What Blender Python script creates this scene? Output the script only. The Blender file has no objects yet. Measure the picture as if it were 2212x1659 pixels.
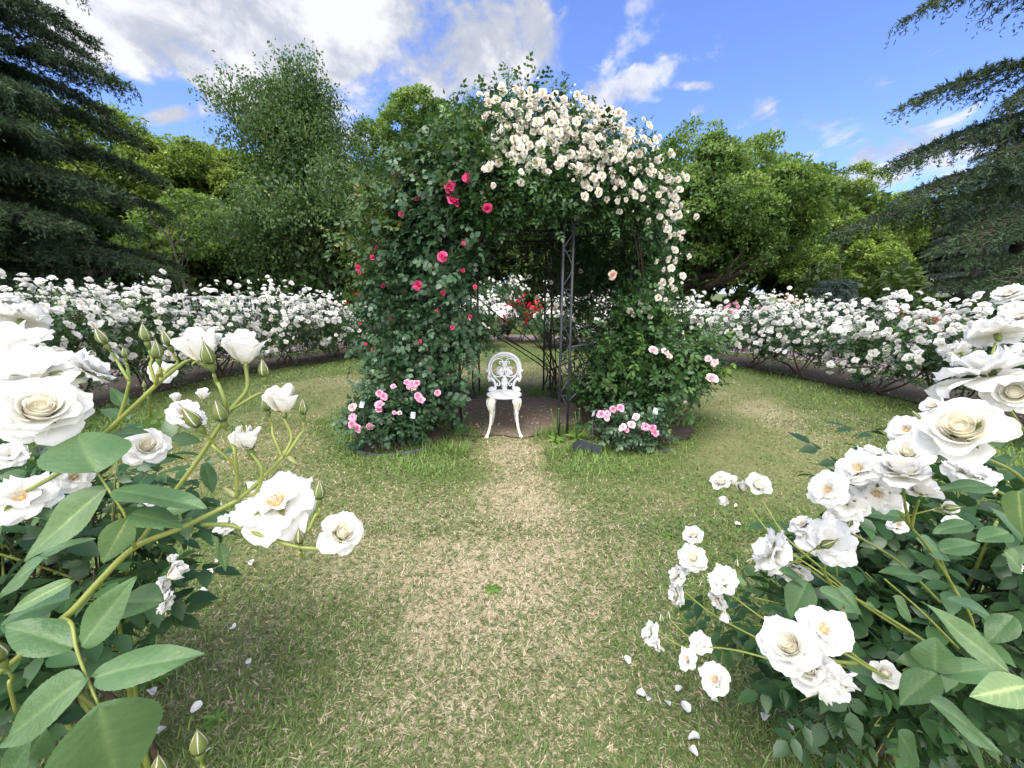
import bpy, math, numpy as np
from mathutils import Vector, Quaternion, Matrix
R = math.radians
rng = np.random.default_rng(7)
scene = bpy.context.scene
COL = scene.collection
CAMH, PITCH = 1.5, R(13)
CP, SP = math.cos(PITCH), math.sin(PITCH)

# ------------------------------------------------------------------ basics
def at(px, py, d):
    """a point in the garden: photo position (2212 wide) and distance along the view axis"""
    dx = (px-1106)/860.2; dz = -(py-829.5)/860.2
    return np.array([d*dx, d*(CP+dz*SP), CAMH+d*(-SP+dz*CP)])
def unit(v):
    v = np.asarray(v, float); n = np.linalg.norm(v, axis=-1, keepdims=True)
    return v/np.maximum(n, 1e-9)
def tag(o, label=None, cat=None, group=None, kind=None):
    if label: o['label'] = label
    if cat: o['category'] = cat
    if group: o['group'] = group
    if kind: o['kind'] = kind
    return o
def empty(name, loc):
    o = bpy.data.objects.new(name, None); o.empty_display_size = .2
    o.location = [float(c) for c in loc]; COL.objects.link(o); return o
def mesh(name, V, F, attrs=None, smooth=True):
    V = np.ascontiguousarray(V, np.float32)
    if isinstance(F, np.ndarray): F = [F]
    F = [f for f in F if len(f)]
    me = bpy.data.meshes.new(name)
    me.vertices.add(len(V)); me.vertices.foreach_set('co', V.ravel())
    idx = np.concatenate([f.ravel() for f in F]).astype(np.int32)
    st, o = [], 0
    for f in F:
        k = f.shape[1]; st.append(o+np.arange(len(f))*k); o += f.size
    st = np.concatenate(st).astype(np.int32)
    me.loops.add(len(idx)); me.loops.foreach_set('vertex_index', idx)
    me.polygons.add(len(st)); me.polygons.foreach_set('loop_start', st)
    me.update(calc_edges=True)
    me.polygons.foreach_set('use_smooth', np.full(len(st), smooth))
    for k, a in (attrs or {}).items():
        at_ = me.attributes.new(k, 'FLOAT', 'POINT'); at_.data.foreach_set('value', np.ascontiguousarray(a, np.float32))
    return me
def link(name, me, mat=None, parent=None, loc=None):
    o = bpy.data.objects.new(name, me); COL.objects.link(o)
    if mat is not None and not len(me.materials): me.materials.append(mat)
    if parent is not None: o.parent = parent
    if loc is not None: o.location = [float(c) for c in loc]
    return o
class MB:
    """collects pieces of one mesh in world coordinates"""
    def __init__(s): s.V=[]; s.F={3:[],4:[]}; s.n=0; s.A=[]
    def add(s, V, F, a=0.5):
        V = np.asarray(V, float)
        if isinstance(F, np.ndarray): F=[F]
        for f in F:
            f = np.asarray(f)
            if len(f): s.F[f.shape[1]].append(f+s.n)
        s.V.append(V); s.n += len(V)
        s.A.append(np.broadcast_to(np.asarray(a, float), (len(V),)))
        return s
    def me(s, name, origin=(0,0,0), smooth=True):
        return mesh(name, np.concatenate(s.V)-np.asarray(origin, float), [np.concatenate(f) for f in s.F.values() if f], {'rnd': np.concatenate(s.A)}, smooth)
    def build(s, name, mat, parent=None, smooth=True):
        org = np.array(parent.location) if parent is not None else np.zeros(3)
        if parent is not None and parent.parent is not None: org = org+np.array(parent.parent.location)
        return link(name, s.me(name, org, smooth), mat, parent)
def grid_faces(nu, nv, off=0, close=False):
    a = np.arange(nu*nv).reshape(nv, nu)
    if close: a = np.concatenate([a, a[:, :1]], 1)
    return np.stack([a[:-1,:-1], a[:-1,1:], a[1:,1:], a[1:,:-1]], -1).reshape(-1,4)+off
def smooth_path(P, n=6):
    P = np.asarray(P, float)
    if len(P) < 3: return P
    Q = np.vstack([2*P[0]-P[1], P, 2*P[-1]-P[-2]]); out=[]
    for i in range(1, len(Q)-2):
        a,b,c,d = Q[i-1:i+3]
        for t in np.linspace(0,1,n,endpoint=False):
            out.append(.5*((2*b)+(-a+c)*t+(2*a-5*b+4*c-d)*t*t+(-a+3*b-3*c+d)*t**3))
    out.append(P[-1]); return np.array(out)
def tube(P, r, n=6, cap=True, flat=1.0):
    P = np.asarray(P, float); m = len(P)
    r = np.interp(np.linspace(0,1,m), np.linspace(0,1,len(np.atleast_1d(r))), np.atleast_1d(r))
    T = unit(np.gradient(P, axis=0))
    ref = np.array([0,0,1.]) if abs(T[0][2])<.9 else np.array([1.,0,0])
    N = unit(np.cross(T[0], ref)); Ns=[N]
    for i in range(1,m):
        N = unit(N - T[i]*np.dot(N,T[i])); Ns.append(N)
    Ns = np.array(Ns); B = np.cross(T, Ns)
    a = np.linspace(0, 2*np.pi, n, endpoint=False)
    V = P[:,None]+r[:,None,None]*(np.cos(a)[None,:,None]*Ns[:,None]+flat*np.sin(a)[None,:,None]*B[:,None])
    V = V.reshape(-1,3); F=[grid_faces(n, m, close=True)]
    if cap:
        V = np.vstack([V, P[0], P[-1]]); k=np.arange(n); k2=(k+1)%n
        F.append(np.stack([np.full(n,m*n), k2, k],1)); F.append(np.stack([np.full(n,m*n+1), (m-1)*n+k, (m-1)*n+k2],1))
    return V, F
def lathe(prof, n=16, center=(0,0,0)):
    prof = np.asarray(prof, float); a = np.linspace(0,2*np.pi,n,endpoint=False)
    V = np.stack([prof[:,0,None]*np.cos(a), prof[:,0,None]*np.sin(a), np.broadcast_to(prof[:,1,None],(len(prof),n))],-1).reshape(-1,3)
    return V+np.asarray(center, float), [grid_faces(n, len(prof), close=True)]
def box(c, s, rot=None):
    V = np.array([[x,y,z] for x in(-.5,.5) for y in(-.5,.5) for z in(-.5,.5)])*np.asarray(s,float)
    if rot is not None: V = V@np.asarray(rot).T
    F = np.array([[0,1,3,2],[4,6,7,5],[0,4,5,1],[2,3,7,6],[0,2,6,4],[1,5,7,3]])
    return V+np.asarray(c,float), F
def quat_z(axis, spin=0.):
    return Vector(axis).to_track_quat('Z','Y') @ Quaternion((0,0,1), spin)

# ------------------------------------------------------------------ materials
def new_mat(name):
    m = bpy.data.materials.new(name); m.use_nodes=True; nt=m.node_tree
    for n in list(nt.nodes): nt.nodes.remove(n)
    return m, nt, nt.nodes.new('ShaderNodeOutputMaterial')
def N(nt, t, **kw):
    n = nt.nodes.new(t)
    for k,v in kw.items():
        if k.startswith('i_'): n.inputs[k[2:].replace('_',' ')].default_value = v
        else: setattr(n,k,v)
    return n
def ramp(nt, stops, fac):
    r = N(nt,'ShaderNodeValToRGB'); e=r.color_ramp.elements
    while len(e)<len(stops): e.new(.5)
    for el,(p,c) in zip(e,stops): el.position=p; el.color=(*c,1)
    nt.links.new(fac, r.inputs['Fac']); return r.outputs['Color']
def leafy(name, stops, rough=.5, trans=.25, tcol=1.6, attr='rnd', spec=.35, noise=None, bump=None):
    m,nt,out = new_mat(name)
    a = N(nt,'ShaderNodeAttribute', attribute_name=attr)
    fac = a.outputs['Fac']
    if noise:
        tc=N(nt,'ShaderNodeTexCoord'); nz=N(nt,'ShaderNodeTexNoise',i_Scale=noise[0],i_Detail=4.)
        nt.links.new(tc.outputs['Object'], nz.inputs['Vector'])
        mm=N(nt,'ShaderNodeMath',operation='MULTIPLY_ADD'); mm.inputs[1].default_value=noise[1]; 
        nt.links.new(nz.outputs['Fac'],mm.inputs[0])
        ad=N(nt,'ShaderNodeMath',operation='SUBTRACT'); ad.inputs[1].default_value=noise[1]*.5; nt.links.new(fac,ad.inputs[0]); nt.links.new(ad.outputs[0],mm.inputs[2]); fac=mm.outputs[0]
    c = ramp(nt, stops, fac)
    p = N(nt,'ShaderNodeBsdfPrincipled'); nt.links.new(c,p.inputs['Base Color']); p.inputs['Roughness'].default_value=rough
    p.inputs['Specular IOR Level'].default_value=spec
    if bump:
        tb=N(nt,'ShaderNodeTexCoord'); nb=N(nt,'ShaderNodeTexNoise',i_Scale=bump[0],i_Detail=4.,i_Roughness=.6); nt.links.new(tb.outputs['Object'],nb.inputs['Vector'])
        bp=N(nt,'ShaderNodeBump'); bp.inputs['Strength'].default_value=bump[2]; bp.inputs['Distance'].default_value=bump[1]; nt.links.new(nb.outputs['Fac'],bp.inputs['Height']); nt.links.new(bp.outputs[0],p.inputs['Normal'])
    if trans>0:
        t = N(nt,'ShaderNodeBsdfTranslucent'); mx=N(nt,'ShaderNodeMix',data_type='RGBA',blend_type='MULTIPLY'); mx.inputs['Factor'].default_value=1
        nt.links.new(c,mx.inputs['A']); mx.inputs['B'].default_value=(tcol,tcol*1.05,tcol*.55,1) if tcol!=1 else (1,1,1,1)
        nt.links.new(mx.outputs['Result'],t.inputs['Color'])
        s=N(nt,'ShaderNodeMixShader'); s.inputs[0].default_value=trans
        nt.links.new(p.outputs[0],s.inputs[1]); nt.links.new(t.outputs[0],s.inputs[2]); nt.links.new(s.outputs[0],out.inputs[0])
    else: nt.links.new(p.outputs[0],out.inputs[0])
    return m
def petalmat(name, stops, trans=.3, bump=None): return leafy(name, stops, .6, trans, 1, spec=.25, bump=bump)
def solid(name, stops, scale=8., rough=.7, bump=0., metallic=0., detail=5., bscale=None, coords='Object', spec=.4, stretch=(1,1,1)):
    m,nt,out=new_mat(name); tc=N(nt,'ShaderNodeTexCoord'); mp=N(nt,'ShaderNodeMapping'); mp.inputs['Scale'].default_value=stretch
    nt.links.new(tc.outputs[coords],mp.inputs['Vector'])
    nz=N(nt,'ShaderNodeTexNoise',i_Scale=scale,i_Detail=detail,i_Roughness=.65); nt.links.new(mp.outputs[0],nz.inputs['Vector'])
    c=ramp(nt,stops,nz.outputs['Fac']); p=N(nt,'ShaderNodeBsdfPrincipled'); nt.links.new(c,p.inputs['Base Color'])
    p.inputs['Roughness'].default_value=rough; p.inputs['Metallic'].default_value=metallic; p.inputs['Specular IOR Level'].default_value=spec
    if bump:
        n2=N(nt,'ShaderNodeTexNoise',i_Scale=bscale or scale*3,i_Detail=6.); nt.links.new(mp.outputs[0],n2.inputs['Vector'])
        b=N(nt,'ShaderNodeBump'); b.inputs['Strength'].default_value=bump; nt.links.new(n2.outputs['Fac'],b.inputs['Height']); nt.links.new(b.outputs[0],p.inputs['Normal'])
    nt.links.new(p.outputs[0],out.inputs[0]); return m
M = {}
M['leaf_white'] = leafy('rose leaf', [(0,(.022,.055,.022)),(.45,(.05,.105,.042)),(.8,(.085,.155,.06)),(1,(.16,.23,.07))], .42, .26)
M['leaf_near'] = leafy('near rose leaf', [(0,(.03,.075,.028)),(.5,(.082,.155,.062)),(.8,(.14,.225,.095)),(1,(.33,.41,.18))], .36, .25, noise=(45,.28), bump=(260,.0012,.6))
M['leaf_pink'] = leafy('climber leaf dark', [(0,(.016,.044,.02)),(.5,(.042,.092,.042)),(.85,(.085,.145,.07)),(1,(.13,.2,.06))], .36, .15)
M['leaf_cream'] = leafy('climber leaf light', [(0,(.018,.05,.016)),(.5,(.042,.1,.028)),(.85,(.085,.16,.045)),(1,(.15,.22,.05))], .42, .22)
M['leaf_faded'] = leafy('climber leaf yellowish', [(0,(.03,.06,.02)),(.5,(.07,.125,.035)),(.85,(.14,.18,.055)),(1,(.22,.2,.09))], .5, .25)
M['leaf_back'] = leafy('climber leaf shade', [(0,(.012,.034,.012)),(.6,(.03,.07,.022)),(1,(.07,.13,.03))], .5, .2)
M['leaf_pale'] = leafy('shrub leaf', [(0,(.02,.055,.018)),(.5,(.045,.105,.03)),(.85,(.1,.18,.045)),(1,(.2,.3,.06))], .4, .25)
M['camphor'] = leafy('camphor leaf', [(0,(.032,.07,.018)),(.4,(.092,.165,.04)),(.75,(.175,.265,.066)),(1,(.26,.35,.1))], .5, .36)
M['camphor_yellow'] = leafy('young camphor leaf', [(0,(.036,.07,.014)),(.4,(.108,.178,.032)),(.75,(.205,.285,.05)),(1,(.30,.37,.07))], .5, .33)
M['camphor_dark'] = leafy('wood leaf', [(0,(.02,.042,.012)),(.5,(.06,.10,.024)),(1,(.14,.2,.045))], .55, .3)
M['wingnut'] = leafy('wingnut leaf', [(0,(.025,.058,.018)),(.5,(.068,.13,.04)),(.85,(.125,.2,.07)),(1,(.22,.29,.1))], .5, .33)
M['cedar'] = leafy('cedar needles', [(0,(.016,.036,.016)),(.5,(.04,.075,.034)),(1,(.095,.15,.065))], .6, .14)
M['bluish'] = leafy('blue conifer needles', [(0,(.03,.055,.05)),(.5,(.07,.11,.1)),(1,(.14,.19,.17))], .6, .1)
M['white'] = petalmat('white petal', [(0,(.90,.83,.58)),(.22,(.88,.84,.68)),(.5,(.835,.83,.775)),(1,(.83,.83,.815))], .42, bump=(7,.0035,.55))
M['cream'] = petalmat('cream petal', [(0,(.72,.40,.13)),(.3,(.82,.67,.43)),(.6,(.83,.79,.67)),(1,(.83,.82,.78))])
M['peach'] = petalmat('peach petal', [(0,(.8,.36,.18)),(.4,(.88,.58,.42)),(1,(.9,.78,.7))])
M['pink'] = petalmat('deep pink petal', [(0,(.62,.02,.1)),(.5,(.78,.05,.19)),(1,(.85,.12,.32))], .2)
M['rose_pink'] = petalmat('soft pink petal', [(0,(.72,.12,.25)),(.5,(.84,.28,.45)),(1,(.9,.5,.66))])
M['pale_pink'] = petalmat('pale pink petal', [(0,(.8,.3,.36)),(.5,(.88,.55,.6)),(1,(.92,.76,.78))])
M['red'] = petalmat('red petal', [(0,(.22,.002,.01)),(1,(.48,.006,.022))], .1)
M['coral'] = petalmat('coral petal', [(0,(.5,.05,.05)),(1,(.75,.14,.15))], .15)
M['stamen'] = solid('stamen', [(0,(.6,.36,.13)),(1,(.84,.64,.32))], 60)
M['sepal'] = leafy('sepal', [(0,(.15,.11,.04)),(.5,(.12,.17,.04)),(.8,(.17,.17,.06)),(1,(.26,.32,.11))], .42, .12, noise=(60,.3))
M['cane_green'] = solid('green cane', [(.25,(.12,.17,.035)),(.7,(.22,.25,.055)),(1,(.3,.2,.1))], 14, .45, .15)
M['cane_brown'] = solid('woody cane', [(.2,(.02,.014,.01)),(.6,(.055,.038,.026)),(1,(.1,.08,.05))], 14, .8, .4)
M['bark'] = solid('bark', [(.2,(.018,.014,.011)),(.6,(.06,.048,.038)),(1,(.13,.11,.09))], 3, .9, .8, stretch=(3,3,.6))
M['bark_grey'] = solid('grey dead wood', [(.2,(.09,.075,.065)),(1,(.22,.19,.17))], 5, .9, .4)
M['iron'] = solid('weathered iron', [(.3,(.025,.029,.036)),(.55,(.06,.067,.08)),(.68,(.10,.075,.06)),(.85,(.2,.075,.035))], 5, .5, .25, .5, stretch=(2,2,.7))
M['white_paint'] = solid('white painted cast metal', [(.25,(.45,.46,.42)),(.42,(.60,.62,.65)),(1,(.68,.70,.74))], 14, .4, .35, bscale=70)
M['aged_paint'] = solid('white paint with lichen', [(.3,(.3,.31,.15)),(.45,(.6,.6,.48)),(.58,(.8,.8,.78)),(1,(.85,.85,.85))], 16, .5, .45, bscale=60)
M['fence_paint'] = solid('white fence', [(.3,(.6,.65,.68)),(1,(.82,.84,.86))], 6, .5)
M['plastic'] = solid('dark plastic edging', [(.3,(.025,.033,.04)),(1,(.06,.075,.09))], 9, .5)
M['tag_white'] = solid('plant label plate', [(.42,(.16,.2,.21)),(.52,(.42,.46,.5)),(1,(.5,.54,.57))], 30, .35, detail=2.)
M['umbrella'] = solid('white umbrella cloth', [(.3,(.84,.84,.85)),(1,(.9,.9,.92))], 3, .8)
M['lavender'] = solid('pale lavender cloth', [(.3,(.62,.64,.78)),(1,(.72,.74,.86))], 5, .8)
M['skin'] = solid('skin', [(.3,(.5,.31,.22)),(1,(.58,.37,.27))], 9, .5)
M['cloth'] = solid('white shirt', [(.3,(.7,.7,.7)),(1,(.8,.8,.8))], 9, .9, .3)
M['trouser'] = solid('dark trousers', [(.3,(.03,.03,.05)),(1,(.06,.06,.09))], 9, .9, .3)
M['hair'] = solid('dark hair', [(.3,(.012,.01,.009)),(1,(.03,.025,.02))], 30, .5)
M['catkin'] = leafy('catkin', [(0,(.14,.19,.05)),(1,(.26,.3,.1))], .6, .2)
M['weed'] = leafy('weed leaf', [(0,(.05,.11,.02)),(.5,(.1,.2,.035)),(1,(.2,.32,.06))], .45, .25)

# ------------------------------------------------------------------ leaf templates and scattering
def leaf_lo(w=.55, fold=.12):
    return np.array([[0,0,0],[.42,w/2,fold],[1,0,-.06],[.42,-w/2,fold]]), np.array([[0,2,1],[0,3,2]])
def leaf_mid(w=.6, fold=.1, droop=.16):
    t=[.1,.34,.64,.88]; hw=[.26,.5,.40,.13]
    V=[[0,0,0]]
    for a,b in zip(t,hw):
        z=-droop*a*a
        V+= [[a,w*b,z+fold*b*1.6],[a,0,z],[a,-w*b,z+fold*b*1.6]]
    V.append([1,0,-droop]); F4=[];F3=[[0,2,1],[0,3,2]]
    for i in range(3):
        o=1+3*i; F4+=[[o,o+1,o+4,o+3],[o+1,o+2,o+5,o+4]]
    F3+=[[10,11,13],[11,12,13]]
    return np.array(V), [np.array(F3),np.array(F4)]
def compound(leaf, rows=((.36,.3,.9),(.66,.33,1.0)), term=.42, stalk=True, ang=58, sz=.36):
    """a rose leaf: pairs of leaflets on a stalk and one at the end"""
    Vt,Ft = leaf; Ft = Ft if isinstance(Ft,list) else [Ft]
    mb=MB()
    def put(x, a, s, tilt):
        c,sn=math.cos(a),math.sin(a); V=Vt*s
        V=np.stack([V[:,0]*c-V[:,1]*sn+x, V[:,0]*sn+V[:,1]*c, V[:,2]+tilt*np.abs(V[:,0]*sn)-.1*(x+V[:,0])**2],1)
        mb.add(V,Ft)
    for x,_,s in rows:
        for sg in(-1,1): put(x, sg*R(ang), sz*s, -.12)
    put(.7 if rows else .1, 0, term, 0)
    if stalk: mb.add(np.array([[0,.008,0],[0,-.008,0],[.7,-.006,-.05],[.7,.006,-.05]]), np.array([[0,1,2,3]]))
    return np.concatenate(mb.V), [np.concatenate(f) for f in mb.F.values() if f]
T_LO = leaf_lo(); T_MID = leaf_mid()
RW=((.22,.3,.88),(.56,.33,1.))
T_COMP = compound(leaf_lo(.66,.1),RW,.36,sz=.31,ang=66); T_COMPM = compound(leaf_mid(.6,.08),RW,.4,sz=.33,ang=62)
T_COMPR = compound(leaf_mid(.86,.06,.1), rows=((.2,.3,.95),(.56,.3,1.)), sz=.3, term=.34, ang=68)
T_TUFT = (np.array([[0,.1,0],[0,-.1,0],[1,0,0],[0,0,.1],[.16,0,-.1],[.85,.3,.1],[0,.09,.01],[.18,-.08,0],[.85,-.3,-.05]]), np.array([[0,1,2],[3,4,5],[6,7,8]]))
def scatter(T, P, D, Nn, S, rnd):
    """copies of one leaf template: origin P, axis D, upward face Nn, size S"""
    Vt,F = T; F = F if isinstance(F,list) else [F]
    P=np.asarray(P,float); k=len(Vt); n=len(P)
    D=unit(D); B=unit(np.cross(Nn,D)); U=np.cross(D,B)
    S=np.broadcast_to(np.asarray(S,float),(n,))[:,None,None]
    V = P[:,None]+S*(Vt[None,:,0,None]*D[:,None]+Vt[None,:,1,None]*B[:,None]+Vt[None,:,2,None]*U[:,None])
    off=(np.arange(n)*k)[:,None,None]
    return V.reshape(-1,3), [(f[None]+off).reshape(-1,f.shape[1]) for f in F], np.repeat(np.broadcast_to(np.asarray(rnd,float),(n,)),k)
def rand_dir(n, g=None):
    return unit((g or rng).normal(size=(n,3)))
def leaves(mb, T, P, S, out=None, up=.6, spread=.7, droop=.2, rnd=None, g=None):
    g=g or rng; n=len(P)
    if n==0: return
    o = np.zeros((n,3)) if out is None else unit(out)
    nn = unit(o*.6+np.array([0,0,up])+spread*g.normal(size=(n,3))*.6)
    d = unit(o*.6+g.normal(size=(n,3))*.8-np.array([0,0,droop]))
    rnd = np.clip(g.normal(.45,.2,n),0,1) if rnd is None else rnd
    mb.add(*scatter(T,P,d,nn,S*g.uniform(.7,1.25,n),rnd))
# ------------------------------------------------------------------ roses
def petal(L, W, a0, a1, phi, g, nu=5, nv=6, p=1.2, curl=0., cup=.25, ruffle=.03, r0=.02, z0=0., wrap=0., spiral=0.):
    """one petal of a rose standing on the z axis, opening from angle a0 (base) to a1 (tip), degrees from the axis"""
    u=np.linspace(-1,1,nu)[None,:]; v=np.linspace(0,1,nv)
    vf=np.linspace(0,1,24); al=np.radians(a0+(a1-a0)*vf**p+curl*vf**5)
    rr=r0+np.concatenate([[0],np.cumsum(np.sin(al[:-1]))])*L/23; zz=z0+np.concatenate([[0],np.cumsum(np.cos(al[:-1]))])*L/23
    vu=v[:,None]*(1-.2*np.abs(u)**2.2*v[:,None]); notch=.05*np.exp(-(u*4)**2)*v[:,None]**6; vu=vu-notch
    r=np.interp(vu,vf,rr); z=np.interp(vu,vf,zz); a=np.interp(vu,vf,al)
    w=W*(.22+.78*np.clip(v,0,1)**.6)*(1-.3*np.clip((v-.75)/.25,0,1)**2); w=w[:,None]
    ph=g.uniform(0,6.28,4); k=ruffle*L*(v[:,None]**2)*(np.sin(u*3.1+ph[0])+.6*np.sin(u*6.5+ph[1])*np.abs(u)+.5*np.sin(v[:,None]*7+ph[2])+.35*np.sin(u*11+ph[3])*v[:,None]**2+.5*(v[:,None]**5)*np.sin(u*15+ph[1]))
    if wrap:
        an=u*np.radians(wrap)*(.6+.4*v[:,None]); rad=r*(1+spiral*u)+k*.5
        x,y=rad*np.cos(an),rad*np.sin(an)
        zz2=z-.10*L*np.abs(u)**2*v[:,None]
    else:
        off=cup*u*u*w+k
        x=r-np.cos(a)*off; zz2=z+np.sin(a)*off; y=u*w*np.ones_like(r)
        x=x-.12*np.abs(u)**2*w*np.sin(a)
    c,s=math.cos(phi),math.sin(phi)
    V=np.stack([x*c-y*s,x*s+y*c,zz2],-1).reshape(-1,3)
    tone=np.broadcast_to(v[:,None],(nv,nu)).reshape(-1)
    return V,tone,grid_faces(nu,nv)
def rose(kind, seed, nu=5, nv=6, origin=None):
    """whorls of petals, about one unit across"""
    g=np.random.default_rng(seed); mb=MB()
    def whorl(n,tone,off=None,**k):
        o=g.uniform(0,6.28) if off is None else off
        for i in range(n):
            kk={a:(b*g.uniform(.84,1.13) if a in('L','W') and kind not in('half','cup') else b+g.normal(0,9 if kind in('open','ragged','small','pompon') else 5) if a in('a1',) else b) for a,b in k.items()}
            V,t,F=petal(phi=o+i*2*np.pi/n+g.normal(0,.16),g=g,nu=nu,nv=nv,**kk)
            mb.add(V,F,np.clip(tone[0]+(tone[1]-tone[0])*t,0,1))
    if kind=='full':
        for i in range(8): whorl(1,(.02,.26+.04*i),off=i*2.4,L=.31+.008*i,W=.1,a0=16,a1=-12+3*i,r0=.006+.0155*i,wrap=125-6*i,spiral=.16,ruffle=.012,curl=26)
        whorl(5,(.1,.6),L=.37,W=.2,a0=24,a1=8,curl=45,r0=.12,wrap=52,spiral=.1,ruffle=.02)
        whorl(5,(.2,.8),L=.43,W=.27,a0=40,a1=40,curl=55,cup=.45,r0=.1,ruffle=.03)
        whorl(6,(.4,1),L=.46,W=.28,a0=62,a1=70,curl=45,cup=.3,r0=.08,ruffle=.065)
        whorl(5,(.5,1),L=.48,W=.3,a0=82,a1=94,curl=40,cup=.2,r0=.06,ruffle=.075,z0=-.03)
    elif kind=='spiral':
        for i in range(9): whorl(1,(.0,.2+.035*i),off=i*2.4,L=.35-.003*i,W=.1,a0=24-1.2*i,a1=-16+3*i,r0=.003+.0145*i,wrap=130-7*i,spiral=.16,ruffle=.006,curl=22)
        whorl(4,(.05,.55),L=.36,W=.2,a0=30,a1=2,curl=50,r0=.14,wrap=62,spiral=.12,ruffle=.015)
        whorl(4,(.2,.9),L=.42,W=.3,a0=52,a1=50,curl=55,cup=.5,r0=.1,ruffle=.02)
        whorl(5,(.5,1),L=.5,W=.3,a0=80,a1=84,curl=25,cup=.3,r0=.06,ruffle=.03,z0=-.03)
    elif kind=='open':
        whorl(6,(.45,1),L=.47,W=.27,a0=78,a1=96,curl=20,cup=.12,r0=.03,ruffle=.085)
        whorl(6,(.4,1),L=.44,W=.25,a0=60,a1=78,curl=30,cup=.25,r0=.03,ruffle=.095,z0=.01)
        whorl(5,(.35,1),L=.37,W=.2,a0=36,a1=52,curl=40,cup=.35,r0=.03,ruffle=.11,z0=.02)
        whorl(4,(.25,.8),L=.24,W=.12,a0=30,a1=30,curl=30,cup=.4,r0=.05,ruffle=.08,z0=.02)
    elif kind=='ragged':
        whorl(6,(.45,1),L=.52,W=.27,a0=88,a1=108,curl=15,cup=.1,r0=.02,ruffle=.12)
        whorl(6,(.4,1),L=.46,W=.25,a0=68,a1=88,curl=30,cup=.2,r0=.03,ruffle=.13,z0=.02)
        whorl(5,(.3,1),L=.36,W=.2,a0=38,a1=55,curl=40,cup=.3,r0=.03,ruffle=.12,z0=.03)
    elif kind=='half':
        for i in range(5): whorl(1,(.1,.5+.06*i),off=i*2.4,L=.62,W=.1,a0=26,a1=-12+3*i,r0=.01+.018*i,wrap=110,spiral=.12,ruffle=.008,p=.7)
        whorl(3,(.1,.62),L=.76,W=.3,a0=44,a1=-16,curl=40,r0=.05,wrap=70,spiral=.22,ruffle=.02,p=.55)
        whorl(3,(.15,.8),L=.70,W=.3,a0=48,a1=-12,curl=62,r0=.06,wrap=58,spiral=.3,ruffle=.035,p=.5)
        whorl(3,(.2,1),L=.66,W=.3,a0=58,a1=4,curl=80,r0=.06,wrap=54,spiral=.22,ruffle=.05,p=.5)
    elif kind=='cup':   # half open, outer petals falling
        for i in range(5): whorl(1,(.1,.5),off=i*2.4,L=.46,W=.1,a0=26,a1=-10+4*i,r0=.01+.02*i,wrap=110,spiral=.12,ruffle=.01)
        whorl(4,(.25,.9),L=.52,W=.3,a0=50,a1=0,curl=60,r0=.08,wrap=60,spiral=.1,ruffle=.02,p=.6)
        whorl(5,(.4,1),L=.54,W=.31,a0=72,a1=48,curl=60,cup=.3,r0=.06,ruffle=.05)
    elif kind=='small':  # light version for the distance
        whorl(5,(.45,1),L=.48,W=.3,a0=74,a1=86,curl=20,cup=.2,r0=.03,ruffle=.05)
        whorl(5,(.3,.9),L=.42,W=.26,a0=45,a1=60,curl=35,cup=.3,r0=.03,ruffle=.05,z0=.02)
        whorl(4,(.0,.6),L=.33,W=.18,a0=20,a1=20,curl=40,cup=.4,r0=.04,ruffle=.03,z0=.02)
    elif kind=='pompon':
        whorl(5,(.5,1),L=.46,W=.3,a0=76,a1=92,curl=30,cup=.2,r0=.03,ruffle=.06)
        whorl(6,(.35,1),L=.42,W=.26,a0=50,a1=62,curl=40,cup=.3,r0=.03,ruffle=.06,z0=.02)
        whorl(6,(.15,.8),L=.36,W=.18,a0=22,a1=25,curl=50,cup=.4,r0=.05,ruffle=.05,z0=.02)
        whorl(3,(.0,.4),L=.28,W=.12,a0=10,a1=0,curl=30,cup=.4,r0=.03,ruffle=.05,z0=.03)
    elif kind=='knob':   # a fat opening bud seen small
        whorl(4,(.2,.8),L=.5,W=.25,a0=55,a1=-25,r0=.03,wrap=60,p=.6,ruffle=.02)
        whorl(3,(.4,1),L=.5,W=.3,a0=70,a1=0,curl=50,r0=.04,wrap=62,p=.5,ruffle=.03)
    core={'full':(.15,.17,.22),'spiral':(.13,.18,.25),'cup':(.14,.24,.31),'half':(.13,.38,.46),'pompon':(.12,.16,.22)}.get(kind)
    if core:
        r_,z0,z1=core; V,F=lathe([(.03,.0),(r_*.9,z0*.5),(r_,z0),(r_*.72,z0+(z1-z0)*.55),(r_*.4,z0+(z1-z0)*.85),(.0,z1)],14); mb.add(V,F,.2)
    return mb
def stamens(seed, n=60):
    g=np.random.default_rng(seed); mb=MB(); a=g.uniform(0,6.28,n); t=np.radians(g.uniform(8,55,n)); L=g.uniform(.1,.17,n)
    D=np.stack([np.sin(t)*np.cos(a),np.sin(t)*np.sin(a),np.cos(t)],1); P=np.stack([.03*np.cos(a),.03*np.sin(a),np.full(n,.03)],1)
    T=(np.array([[0,.03,0],[0,-.03,0],[.8,0,0],[.78,.13,.05],[.78,-.13,.05],[1.02,0,.08]]),np.array([[0,1,2],[2,4,3],[3,4,5]]))
    mb.add(*scatter(T,P,D,rand_dir(n,g),L,.5)); V,F=lathe([(0,.0),(.05,.02),(.05,.05),(0,.075)],8); mb.add(V,F)
    return mb
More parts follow.
